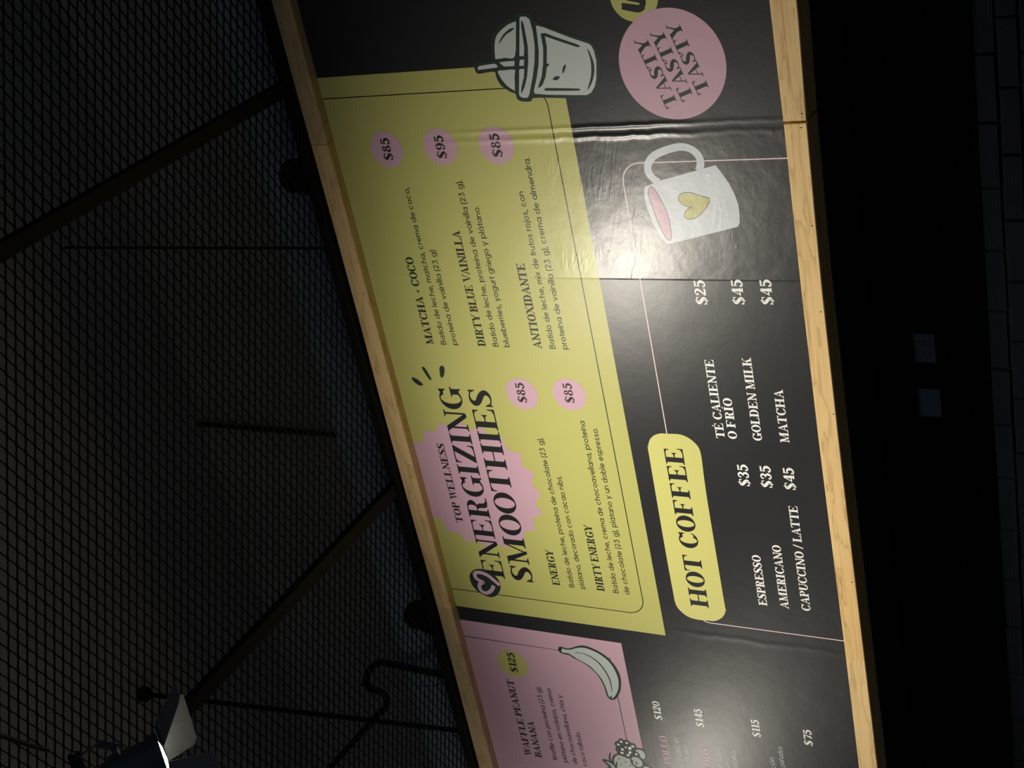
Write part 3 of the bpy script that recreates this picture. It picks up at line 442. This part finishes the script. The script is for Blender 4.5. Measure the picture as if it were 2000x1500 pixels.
tin=itp([(-7,3.677),(-5.2,3.677),(-3.85,3.674),(-1.6,3.676),(.6,3.676)])
tout=itp([(-7,3.768),(-5.2,3.768),(-4.09,3.758),(-3.1,3.765),(-2.25,3.760),(-1.02,3.767),(.6,3.767)])
for i,(a,b) in enumerate(((XL,-4.0965),(-4.0955,-1.6435),(-1.6415,XR))):
    rail(*seg(np.linspace(a,b,7),tin,tout),WOODS[(4,0,4)[i]])
bin_=itp([(-7,1.664),(-4.73,1.664),(-4.1,1.665),(-3.33,1.670),(-3.05,1.673),(-2.2,1.671),(-1.63,1.664),(-1.6,1.668),(-1.0,1.661),(.6,1.656)])
bout=itp([(-7,1.571),(-4.7,1.577),(-3.07,1.589),(-2.2,1.589),(-1.63,1.578),(-1.6,1.576),(-1.2,1.565),(.6,1.560)])
for i,(a,b) in enumerate(((XL,-4.0528),(-4.0524,-3.5763),(-3.5759,-1.6375),(-1.6265,XR))):
    rail(*seg(np.linspace(a,b,7),bin_,bout),WOODS[(1,2,3,0)[i]])
NV=[];NF=[]
for x,z in [(-1.6003,1.5928),(-1.6523,1.6004),(-2.0304,1.6011),(-1.6024,3.7347),(-1.6575,3.7386),(-1.6971,3.7348),(-1.112,3.7488),(-1.146,3.7523),(-2.3832,1.6046),(-2.8309,1.5992),(-3.6405,1.6004),(-2.9381,3.7318)]:
    k=len(NV); NV+=[(x+.003*math.cos(a),-.0504,z+ZC+.003*math.sin(a)) for a in [i*math.pi/3 for i in range(6)]]+[(x,-.0509,z+ZC)]
    NF+=[(k+i,k+(i+1)%6,k+6) for i in range(6)]
tag(bput(pyd('nail_heads',NV,NF,M_['hole'])),kind='stuff')
# ---- print layers: thin printed film stacked on the vinyl
def clip(poly,zmax=TOPZ,zmin=1.665):
    for lim,s in ((zmax,1),(zmin,-1)):
        out=[]; n=len(poly)
        for i in range(n):
            a,b=poly[i],poly[(i+1)%n]; ia=(lim-a[1])*s>=0; ib=(lim-b[1])*s>=0
            if ia: out.append(a)
            if ia!=ib:
                t=(lim-a[1])/(b[1]-a[1]); out.append((a[0]+(b[0]-a[0])*t,lim))
        poly=out
        if len(poly)<3: return []
    return poly
def film(name,polys,layer,mat,parent=None,step=0.0):
    V=[];F=[]
    for i,p in enumerate(polys):
        if max(q[1] for q in p)>TOPZ or min(q[1] for q in p)<1.665: p=clip(p)
        if len(p)<3: continue
        y=-.00016*layer-step*(i%12)
        k=len(V); vs=[(x,y,z+ZC) for x,z in p]; V+=vs
        if len(p)<=4: tr=[tuple(range(len(p)))]
        else: tr=tessellate_polygon([[Vector((x,z,0)) for x,_,z in vs]])
        for t in tr:
            a=0
            for i0 in range(len(t)):
                p0=vs[t[i0]];p1=vs[t[(i0+1)%len(t)]]; a+=p0[0]*p1[2]-p1[0]*p0[2]
            if a<0: t=tuple(t)[::-1]
            F.append(tuple(k+q for q in t))     # faces the room (-y)
    me=bpy.data.meshes.new(name); me.from_pydata(V,[],F); me.update(); me.materials.append(mat)
    o=bpy.data.objects.new(name,me); COL.objects.link(o)
    par=parent or board
    o.parent=par
    if par is board: o.matrix_parent_inverse=Matrix.Translation(OFF)
    return o
def sub(name,polys,layer,mat,parent,step=0.0):
    o=film(name,polys,layer,mat,parent,step); return o
def R_(x0,z0,x1,z1): return [(x0,z0),(x1,z0),(x1,z1),(x0,z1)]
def disc(cx,cz,r,n=64): return [(cx+r*math.cos(2*math.pi*i/n),cz+r*math.sin(2*math.pi*i/n)) for i in range(n)]
def lettering(parent,s,x0,x1,z,cap,layer,mat,font='serif',S=.22,h=.055,w=.10,ang=0.,name='lettering',length=None):
    q,k=text_polys(s,x0,z,cap,length or (x1-x0),font,S,h,w,ang)
    return film(name,q,layer,mat,parent,1.1e-5)
# yellow panel
yp=film('yellow_panel',[R_(-4.112,2.5355,-1.3665,TOPZ)],1,M_['yellow'])
def rline(pts): return ribbon(pts,.0045)
yl=[(-4.004,3.70),(-4.004,2.705)]+[(-3.92+.084*math.cos(math.radians(a)),2.703+.084*math.sin(math.radians(a))) for a in range(180,271,10)]+[(-1.545,2.619)]+[(-1.545+.086*math.cos(math.radians(a)),2.705+.086*math.sin(math.radians(a))) for a in range(270,361,10)]+[(-1.4575,3.70)]
sub('border_line',rline(yl),2,M_['ink'],yp)
burst=[]
for i in range(40):
    a=math.radians(-91.3+9*i); r=.3565 if i%2==0 else .3195; burst.append((-3.37+r*math.cos(a),3.3935+r*math.sin(a)))
sub('starburst',[clip(burst)],3,M_['pink'],yp)
T=lambda *a,**k: lettering(yp,*a,**k)
I=M_['ink']
T('TOP WELLNESS',-3.590,-3.144,3.505,.0395,5,I,S=.235,h=.07)
T('ENERGIZING',-3.900,-2.835,3.3445,.1155,5,I,S=.22,h=.052,name='heading_lettering')
T('SMOOTHIES',-3.902,-2.838,3.187,.1155,5,I,S=.22,h=.052,name='heading_lettering')
for s,x1,z in (('ENERGY',-3.697,3.044),('DIRTY ENERGY',-3.529,2.809)): T(s,-3.898,x1,z,.039,5,I,S=.235,h=.075)
for s,x1,z in (('MATCHA + COCO',-2.189,3.421),('DIRTY BLUE VAINILLA',-2.065,3.151),('ANTIOXIDANTE',-2.214,2.872)): T(s,-2.617,x1,z,.039,5,I,S=.235,h=.075)
for s,x1,z in (('Batido de leche, proteína de chocolate (23 g),',-3.072,2.967),('plátano, decorado con cacao nibs.',-3.267,2.912),
  ('Batido de leche, crema de chocoavellana, proteína',-2.969,2.737),('de chocolate (23 g), plátano y un doble espresso.',-2.999,2.681)):
    T(s,-3.900,x1,z,.0275,5,I,font='sans',w=.118,name='description_lettering')
for s,x1,z in (('Batido de leche, matcha, crema de coco,',-1.863,3.355),('proteína de vainilla (23 g)',-2.154,3.298),('Batido de leche, proteína de vainilla (23 g),',-1.837,3.087),
  ('blueberries, yogurt griego y plátano.',-1.952,3.031),('Batido de leche, mix de frutos rojos, con',-1.892,2.806),('proteína de vainilla (23 g), crema de almendra.',-1.747,2.748)):
    T(s,-2.617,x1,z,.0275,5,I,font='sans',w=.118,name='description_lettering')
for i in range(3): sub('leaf_tick',[cr(ART['tick%d'%i],4,True)],5,M_['green'],yp)
lo=sub('heart_emblem',[cr(ART['logo_out'],5,True)],6,M_['green'],None)
film('heart_line',ribbon(cr(ART['logo_line'],6),.0205),7,M_['pink'],lo,1e-5)
def badge(cx,cz,s,x0,x1,z,mat='pink',r=.0785,n=25):
    b=film('price_badge',[[(cx+(r+(.0055 if i%2 else -.0035))*math.cos(math.pi*i/n),cz+(r+(.0055 if i%2 else -.0035))*math.sin(math.pi*i/n)) for i in range(2*n)]],4,M_[mat])
    lettering(b,s,x0,x1,z,.0425,5,I,S=.24,h=.08,name='price_lettering'); return b
badge(-1.692,3.417,'$85',-1.739,-1.643,3.396); badge(-1.689,3.151,'$95',-1.739,-1.642,3.130); badge(-1.692,2.886,'$85',-1.741,-1.643,2.867)
badge(-2.849,3.022,'$85',-2.893,-2.795,3.004); badge(-2.838,2.784,'$85',-2.880,-2.784,2.766)
# pink panel
pp=film('pink_panel',[R_(-6.4,2.778,-4.1975,TOPZ)],1,M_['pink'])
sub('border_line',rline([(-4.303,3.70),(-4.3005,2.857),(-6.2,2.859)]),2,M_['ink'],pp)
for s,x1,z in (('WAFFLE PEANUT',-4.548,3.445),('BANANA',-4.810,3.384)): lettering(pp,s,-5.055,x1,z,.039,5,I,S=.23,h=.075)
for s,x1,z in (('Waffle con proteína (23 g),',-4.562,3.293),('plátano en rodajas, crema',-4.563,3.233),('de chocoavellana, chía y',-4.595,3.176),('coco rallado.',-4.819,3.121)):
    lettering(pp,s,-5.053,x1,z,.0275,5,I,font='sans',w=.118,name='description_lettering')
badge(-4.437,3.422,'$125',-4.490,-4.368,3.402,'yellow',.083)
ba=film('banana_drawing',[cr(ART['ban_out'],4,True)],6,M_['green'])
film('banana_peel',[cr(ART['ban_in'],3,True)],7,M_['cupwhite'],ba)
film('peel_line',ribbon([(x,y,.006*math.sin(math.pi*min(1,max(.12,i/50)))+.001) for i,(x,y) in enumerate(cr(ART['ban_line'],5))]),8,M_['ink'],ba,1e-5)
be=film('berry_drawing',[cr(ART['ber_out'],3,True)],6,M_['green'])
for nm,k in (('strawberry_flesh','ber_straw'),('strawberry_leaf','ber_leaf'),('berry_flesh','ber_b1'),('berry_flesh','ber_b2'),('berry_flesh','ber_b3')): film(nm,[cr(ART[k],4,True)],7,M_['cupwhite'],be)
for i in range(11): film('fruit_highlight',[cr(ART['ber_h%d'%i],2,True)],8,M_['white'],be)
for i in range(4): film('strawberry_seed',[cr(ART['ber_seed%d'%i],3,True)],8,M_['green'],be)
film('berry_mark',ribbon(cr(ART['ber_mark'],4),.006),8,M_['green'],be)
# hot coffee section on black
film('border_line',ribbon([(-4.001,1.60),(-4.001,2.27)]+[(-3.95+.051*math.cos(math.radians(a)),2.30+.051*math.sin(math.radians(a))) for a in range(180,89,-15)]+[(-1.865,2.3545)]+[(-1.865+.08*math.cos(math.radians(a)),2.2745+.08*math.sin(math.radians(a))) for a in range(90,-1,-10)]+[(-1.7835,1.60)],.0045),2,M_['rosy'])
pl=film('heading_pill',[cr(ART['pill'],4,True)],3,M_['lemon'])
_q,_=text_polys('HOT COFFEE',-3.918,2.2925,.087,.844,'serif',.25,.062); _n=len(text_polys('HOT',0,0,1,None,'serif',.25,.062)[0])
for _p in (_q[:_n],_q[_n:]): film('heading_lettering',_p,5,I,pl,1.1e-5)
Wt=M_['white']
def BL(s,x0,x1,z,cap=.0385,mat=Wt,font='serif',S=.235,name='lettering',**k): return lettering(board,s,x0,x1,z,cap,4,mat,font,S=S,h=.075,name=name,**k)
for s,x0,x1,z in (('ESPRESSO',-3.862,-3.593,2.011),('AMERICANO',-3.864,-3.529,1.9125),('CAPUCCINO / LATTE',-3.862,-3.317,1.815),('TÉ CALIENTE',-3.009,-2.636,2.091),('O FRÍO',-3.009,-2.814,2.037),('GOLDEN MILK',-3.009,-2.622,1.929),('MATCHA',-3.009,-2.762,1.813)): BL(s,x0,x1,z)
for s,x0,z in (('$35',-3.238,2.011),('$35',-3.236,1.912),('$45',-3.237,1.812),('$25',-2.388,2.079),('$45',-2.384,1.923),('$45',-2.382,1.806)): BL(s,x0,x0+.105,z,.0455,name='price_lettering')
for s,x0,x1,z in (('$120',-4.644,-4.530,2.637),('$145',-4.644,-4.535,2.421),('$115',-4.646,-4.543,2.138),('$75',-4.643,-4.551,1.888)): BL(s,x0,x1,z,.038,name='price_lettering',S=.22)
BL('Y POLLO',-4.982,-4.747,2.634,.0385,M_['pink'],S=.2); BL('OJOS',-4.913,-4.773,2.420,.0385,M_['pink'],S=.2)
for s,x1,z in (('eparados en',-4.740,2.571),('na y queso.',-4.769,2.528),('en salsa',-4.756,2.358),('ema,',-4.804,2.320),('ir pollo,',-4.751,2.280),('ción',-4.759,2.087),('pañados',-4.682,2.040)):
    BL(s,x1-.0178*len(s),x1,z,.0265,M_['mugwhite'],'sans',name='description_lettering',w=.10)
# round stickers
tb=film('round_emblem',[disc(-1.145,2.186,.0948,48)],3,M_['yellow']); film('emblem_letter',[ART['u_letter']],4,M_['ink'],tb)
tr=film('round_emblem',[disc(-1.407,2.078,.2105)],5,M_['pink'])
for x,z in ((-1.5592,2.0759),(-1.5358,2.0089),(-1.5129,1.9423)): lettering(tr,'TASTY',x,0,z,.0525,6,M_['green'],S=.24,h=.055,ang=math.radians(18.1),length=.276)
sl=film('round_emblem',[disc(-1.012,3.43,.035,24)],3,M_['white']); film('emblem_spot',[disc(-1.008,3.42,.024,16)],4,M_['pink'],sl)
# take-away cup drawing
cu=film('cup_drawing',[cr(ART['cup_out'],4,True)],5,M_['green'])
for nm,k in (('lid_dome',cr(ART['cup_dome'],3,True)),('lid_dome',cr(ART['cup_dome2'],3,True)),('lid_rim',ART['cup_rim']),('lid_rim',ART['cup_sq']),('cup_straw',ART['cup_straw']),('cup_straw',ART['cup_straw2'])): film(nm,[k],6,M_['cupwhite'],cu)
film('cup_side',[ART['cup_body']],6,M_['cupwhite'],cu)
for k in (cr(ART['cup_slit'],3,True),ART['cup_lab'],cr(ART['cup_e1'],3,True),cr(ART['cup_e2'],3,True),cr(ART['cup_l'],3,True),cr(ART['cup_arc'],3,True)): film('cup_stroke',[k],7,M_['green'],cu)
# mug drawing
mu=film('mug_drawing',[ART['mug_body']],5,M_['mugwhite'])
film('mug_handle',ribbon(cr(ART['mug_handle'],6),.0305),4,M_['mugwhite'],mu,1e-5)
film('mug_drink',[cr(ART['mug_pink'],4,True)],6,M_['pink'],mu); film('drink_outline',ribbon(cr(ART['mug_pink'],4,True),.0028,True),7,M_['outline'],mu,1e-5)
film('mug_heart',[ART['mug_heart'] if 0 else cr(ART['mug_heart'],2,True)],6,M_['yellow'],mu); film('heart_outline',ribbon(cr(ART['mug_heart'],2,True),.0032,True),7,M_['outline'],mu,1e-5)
# ================================================================ expanded metal ceiling
MZ=3.822+ZC
def mesh_sheet(name,x0,x1,y0,y1,phx,phy,z):
    px,py=.0945,.04555; aw=.0042; bl=.013
    waves=[]; xs=[]
    n=int((x1-x0)/px); n0=math.floor((x0-phx)/px)
    X=[];A=[]
    for i in range(n0,n0+n+1):
        b=phx+i*px
        X+=[b-bl/2,b+bl/2,b+px/2-bl/2,b+px/2+bl/2]; A+=[0,0,1,1]
    X=np.array(X);A=np.array(A,float)
    j0=math.floor((y0-phy)/py*2); j1=math.ceil((y1-phy)/py*2)
    Vs=[];Fs=[];k=0; m=len(X)
    for j in range(j0,j1):
        a=A if j%2==0 else 1-A
        y=phy+j*py/2+aw/2+a*(py/2-aw)
        dy=np.gradient(y,X); ww=aw*.5*np.sqrt(1+np.minimum(dy*dy,1.0))
        th=.0018; tl=.0010
        P=np.stack([np.stack([X,y-ww,np.full(m,z-th+tl)],1),np.stack([X,y+ww,np.full(m,z-th-tl)],1),np.stack([X,y+ww,np.full(m,z+th-tl)],1),np.stack([X,y-ww,np.full(m,z+th+tl)],1)],1).reshape(-1,3)
        Vs.append(P); i=np.arange(m-1)[:,None]*4+k
        for q in range(4):
            Fs.append(np.concatenate([i+q,i+4+q,i+4+(q+1)%4,i+(q+1)%4],1))
        k+=m*4
    V=np.concatenate(Vs);F=np.concatenate(Fs)
    me=bpy.data.meshes.new(name); me.vertices.add(len(V)); me.vertices.foreach_set('co',V.ravel()); me.loops.add(F.size); me.loops.foreach_set('vertex_index',F.ravel().astype(np.int32))
    me.polygons.add(len(F)); me.polygons.foreach_set('loop_start',np.arange(0,F.size,4,dtype=np.int32)); me.update(calc_edges=True); me.validate()
    return link(name,me,M_['mesh'])
m1=mesh_sheet('expanded_metal_sheet',-7.3,1.2,-3.3,.46,-2.2382,-2.1209,MZ); tag(m1,'black expanded metal ceiling with diamond openings above the sign','metal mesh')
def sq_tube(name,x0,x1,y0,y1,z0,z1,label):
    o=box(name,(x0,y0,z0+ZC),(x1,y1,z1+ZC),M_['steel'],bevel=.0035); tag(o,label,'steel bar'); return o
sq_tube('steel_tube',-1.409,-1.3465,-3.4,-.081,3.780,3.8188,'black steel tube under the mesh running from the upper left edge to the sign')
t2=sq_tube('steel_tube',-3.405,-3.340,-1.80,-.081,3.780,3.8188,'black steel tube under the mesh ending behind the spotlight flaps')
sq_tube('edge_angle',-7.1,.8,-.080,-.004,3.770,3.8188,'black steel edge bar lying along the top of the sign frame')
# hangers and conduit above the mesh
def rod(label,x,y,z0,z1,r,dx=0,dy=0): o=tube('hanger_rod',[(x,y,z0+ZC),(x+dx,y+dy,z1+ZC)],r,M_['steel'],seg=10); autosmooth(o); tag(o,label,'rod'); return o
rod('thin black hanger rod meeting the steel tube at the upper left',-2.145,.0,3.826,5.499,.0065)
rod('short black hanger pipe ending at the slab corner in the middle',-3.455,.478,3.826,5.499,.0135,0)
rod('long slanting black pipe passing behind the spotlight flaps at lower left',-4.97,0,3.84,5.48,.0135,.39,-.55)
bx=box('junction_box',(-4.59,-.60,5.44+ZC),(-4.53,-.54,5.499+ZC),M_['steel'],bevel=.004); tag(bx,'small black junction box on the slab above the slanting pipe','junction box')
cbl=tube('cable',[(x,y,z+ZC) for x,y,z in cr([(-2.62,-2.66,3.8104),(-2.84,-2.48,3.8104),(-2.97,-2.385,3.8104),(-3.04,-2.33,3.8104)],5)],.0085,M_['rubber']); autosmooth(cbl); tag(cbl,'thick black cable running under the mesh to the spotlight','cable')
cz=[(-4.68,.085,3.826),(-4.655,.085,4.33),(-4.67,.085,4.37),(-4.70,.085,4.41),(-4.76,.085,4.46),(-4.83,.085,4.50),(-4.865,.085,4.48),(-4.875,.085,4.42),(-4.89,.085,4.385),(-4.93,.085,4.375),(-4.99,.085,4.40),(-5.05,.085,4.47),(-5.52,.08,4.92),(-6.02,.08,5.40),(-6.06,.08,5.47)]
o=tube('bent_conduit',[(x,y,z+ZC) for x,y,z in cz],.019,M_['steel'],seg=12); autosmooth(o); tag(o,'black bent conduit with a double kink above the mesh at lower left','conduit')
# pale round duct lying above the mesh behind the sign
du=empty('round_duct',(-3,.29,4.16+ZC)); tag(du,'pale blue grey round duct lying above the mesh along the sign top','duct')
def dput(o): o.parent=du; o.matrix_parent_inverse=Matrix.Translation((3,-.29,-4.16-ZC)); return o
x=-7.2
while x<.8:
    o=tube('duct_section',[(x,.29,4.16+ZC),(min(x+1.17,.85),.29,4.16+ZC)],.165,M_['duct'],seg=40); autosmooth(o); dput(o)
    o=tube('duct_collar',[(x-.02,.29,4.16+ZC),(x+.02,.29,4.16+ZC)],.1705,M_['duct'],seg=40); autosmooth(o); dput(o); x+=1.18
def pot(label,x):
    e=empty('recessed_pot',(x,-.02,3.83+ZC)); tag(e,label,'lamp','black pots above the mesh')
    for nm,pr in (('housing',[(.0,.062),(.0,.075),(.11,.075),(.13,.06),(.13,.0)]),('trim_ring',[(-.001,.05),(-.001,.088),(.012,.088),(.012,.05)])):
        V=[];F=[];k=32
        for z,r in pr: V+=[(r*math.cos(2*math.pi*i/k),r*math.sin(2*math.pi*i/k),z) for i in range(k)]
        for a in range(len(pr)-1): F+=[(a*k+i,a*k+(i+1)%k,(a+1)*k+(i+1)%k,(a+1)*k+i) for i in range(k)]
        autosmooth(pyd(nm,V,F,M_['steel'],e))
pot('black round pot above the mesh beside the upper joint of the top frame rail',-1.79)
pot('black round pot above the mesh beside the lower joint of the top frame rail',-4.19)
# ================================================================ wall plates
def wall_plate(name,label,x0,x1,z0,z1,outlet):
    cx,cz=(x0+x1)/2,(z0+z1)/2+ZC; w,h=(x1-x0)/2,(z1-z0)/2; y=W_Y-.0095
    e=empty(name,(cx,y,cz)); tag(e,label,'outlet' if outlet else 'wall plate')
    b=.011; iw,ih=(.040,.0265) if outlet else (0,0)
    V=[(-w,0,-h),(w,0,-h),(w,0,h),(-w,0,h),(-w,-.003,-h),(w,-.003,-h),(w,-.003,h),(-w,-.003,h),(-w+b,-.012,-h+b),(w-b,-.012,-h+b),(w-b,-.012,h-b),(-w+b,-.012,h-b)]
    F=[(0,3,2,1),(0,1,5,4),(1,2,6,5),(2,3,7,6),(3,0,4,7),(4,5,9,8),(5,6,10,9),(6,7,11,10),(7,4,8,11)]
    if outlet:
        V+=[(-iw,-.012,-ih),(iw,-.012,-ih),(iw,-.012,ih),(-iw,-.012,ih),(-iw,-.004,-ih),(iw,-.004,-ih),(iw,-.004,ih),(-iw,-.004,ih)]
        F+=[(8,9,13,12),(9,10,14,13),(10,11,15,14),(11,8,12,15),(12,13,17,16),(13,14,18,17),(14,15,19,18),(15,12,16,19),(16,17,18,19)]
    else: F+=[(8,9,10,11)]
    pyd('cover_plate',V,F,M_['plate'],e)
    if outlet:
        iv=box('socket_insert',(-iw+.0022,-.013,-ih+.0022),(iw-.0022,-.0045,ih-.0022),M_['plate'],e,.0012)
        for sx in (-.0235,.0235):
            for dz in (-.0065,.0065): box('slot',(sx-.0035,-.0136,dz-.0013),(sx+.0035,-.0129,dz+.0013),M_['hole'],iv)
            V,F=tube_mesh([(sx+.0125,-.0136,0),(sx+.0125,-.0129,0)],.0027,10); pyd('slot',V,F,M_['hole'],iv)
        for dz in (-.009,.009): box('test_button',(-.0035,-.0145,dz-.0045),(.0035,-.0128,dz+.0045),M_['plate'],iv,.0005)
wall_plate('wall_outlet','slate grey double socket outlet on the dark brick wall below the sign',-2.877,-2.743,1.3215,1.4085,True)
wall_plate('blank_plate','plain slate grey blank plate left of the socket outlet on the brick wall',-3.135,-3.001,1.3145,1.407,False)
# ================================================================ spotlights
def spotlight(L,label,roll):
    pos=Vector(L['pos']); ax=(Vector(L['aim'])-pos).normalized(); 
    e=empty('spotlight',pos); tag(e,label,'spotlight','spotlights aimed at the sign' if 0 else None)
    e.rotation_mode='QUATERNION'; Q=ax.to_track_quat('-Z','Y'); e.rotation_quaternion=Q
    r=.098; k=48
    def lathe(name,prof,mat,cl=False):
        V=[];F=[]
        for z,rr in prof: V+=[(rr*math.cos(2*math.pi*i/k),rr*math.sin(2*math.pi*i/k),z) for i in range(k)]
        for a in range(len(prof)-1): F+=[(a*k+i,a*k+(i+1)%k,(a+1)*k+(i+1)%k,(a+1)*k+i) for i in range(k)]
        return autosmooth(pyd(name,V,F,mat,e),35)
    # local -z is the beam direction
    bd=lathe('body',[(.0,.088),(.0,.092),(.02,.092),(.022,.088),(.15,.084),(.17,.078),(.172,.070),(.21,.060),(.235,.03),(.236,.0)],M_['lampbody'])
    lathe('front_ring',[(.03,.092),(.03,.103),(.012,.103),(.010,.100),(-.004,.100),(-.005,.104),(-.013,.104),(-.013,.086),(.0,.086)],M_['lampbody'])
    ln=lathe('lens',[(-.004,.086),(-.012,.074),(-.021,.045),(-.025,.0)],lens_m)
    for i,(a,wa,wb,lg,op) in enumerate(L['flaps']):
        a=math.radians(a); op=math.radians(op)
        rd=Vector((math.cos(a),math.sin(a),0)); tg=Vector((-math.sin(a),math.cos(a),0)); dr=(rd*math.sin(op)+Vector((0,0,-1))*math.cos(op)); nn=dr.cross(tg)
        h0=rd*.104+Vector((0,0,-.024)); c=.02
        pr=[(-wa/2,0),(wa/2,0),(wb/2,lg-c),(wb/2-c,lg),(-wb/2+c,lg),(-wb/2,lg-c)]
        V=[h0+tg*u+dr*v+nn*s for s in (-.0008,.0008) for u,v in pr]; n=6
        F=[tuple(range(n)),tuple(range(n,2*n))[::-1]]+[(j,(j+1)%n,n+(j+1)%n,n+j) for j in range(n)]
        fl=pyd('barn_door',V,F,M_['flap'],e); fl.data.materials.append(M_['flapin'])
        for p_ in fl.data.polygons[:2]:
            cc=sum((Vector(V[q]) for q in p_.vertices),Vector())/n
            p_.material_index=1 if (cc-(h0+dr*lg*.5)).dot(rd)<0 else 0
        V,F=tube_mesh([h0+tg*(-wa*.35),h0+tg*(wa*.35)],.004,8); pyd('hinge',V,F,M_['steel'],fl)
    ya=math.radians(L['yoke']); yx=Vector((math.cos(ya),math.sin(ya),0)); yo=[]
    up=Q.inverted()@Vector((0,0,1)); V=[];F=[]; zc=Vector((0,0,.118))
    half=[yx*.112+zc,yx*.112+zc+up*.10,yx*.022+zc+up*.235]
    path=half+[-yx*.022+zc+up*.235,-yx*.112+zc+up*.10,-yx*.112+zc]
    wd_=yx.cross(up).normalized()*.017
    for p in path: V+=[p+wd_,p-wd_]
    F=[(2*i,2*i+1,2*i+3,2*i+2) for i in range(5)]
    yk=pyd('yoke',V,F,M_['lampbody'],e); md=yk.modifiers.new('thick','SOLIDIFY'); md.thickness=.004; md.offset=0
    for s in (1,-1):
        p=yx*(.112*s)+zc; V,F=tube_mesh([p-yx*s*.025,p+yx*s*.004,p+yx*s*.008,p+yx*s*.0095],[.0095,.0095,.0085,.003],12); autosmooth(pyd('bolt',V,F,M_['chrome'],yk),50)
    p=zc+up*.237; topd=(MZ-.004-(pos+Q@p).z); V,F=tube_mesh([p,p+up*topd],.010,12); autosmooth(pyd('stem',V,F,M_['steel'],e))
    V,F=tube_mesh([p-yx*.03+up*.01,p+yx*.03+up*.01],.024,20); cl=autosmooth(pyd('clamp',V,F,M_['steel'],e)); V,F=tube_mesh([p+yx*.03+up*.01,p+yx*.037+up*.01],.008,10); autosmooth(pyd('bolt',V,F,M_['chrome'],cl))
    ld=bpy.data.lights.new('spot_beam','SPOT'); ld.energy=L['power']; ld.color=(1,.925,.80); ld.spot_size=math.radians(L.get('cone',118)); ld.spot_blend=1; ld.shadow_soft_size=.045
    lo=bpy.data.objects.new('spot_beam',ld); COL.objects.link(lo); lo.parent=e; lo.location=(0,0,-.05); lo.rotation_mode='QUATERNION'; lo.rotation_quaternion=Q.inverted()@(Vector(L['beam'])-pos).normalized().to_track_quat('-Z','Y')
    return e
L0=LAMPS[0]; L0['flaps']=[(0,.165,.112,.18,54),(90,.165,.23,.163,39),(180,.165,.112,.18,54),(270,.11,.20,.19,36)]; L0['yoke']=0
L1=LAMPS[1]; L1.update(flaps=L0['flaps'],yoke=0)
spotlight(L0,'black barn door spotlight under the mesh in the lower left corner',0)
spotlight(L1,'second black barn door spotlight further along the sign outside the photo',0)
cb=[(-3.10,-2.25,3.818),(-3.02,-2.2,3.80),(-2.98,-2.26,3.74)]
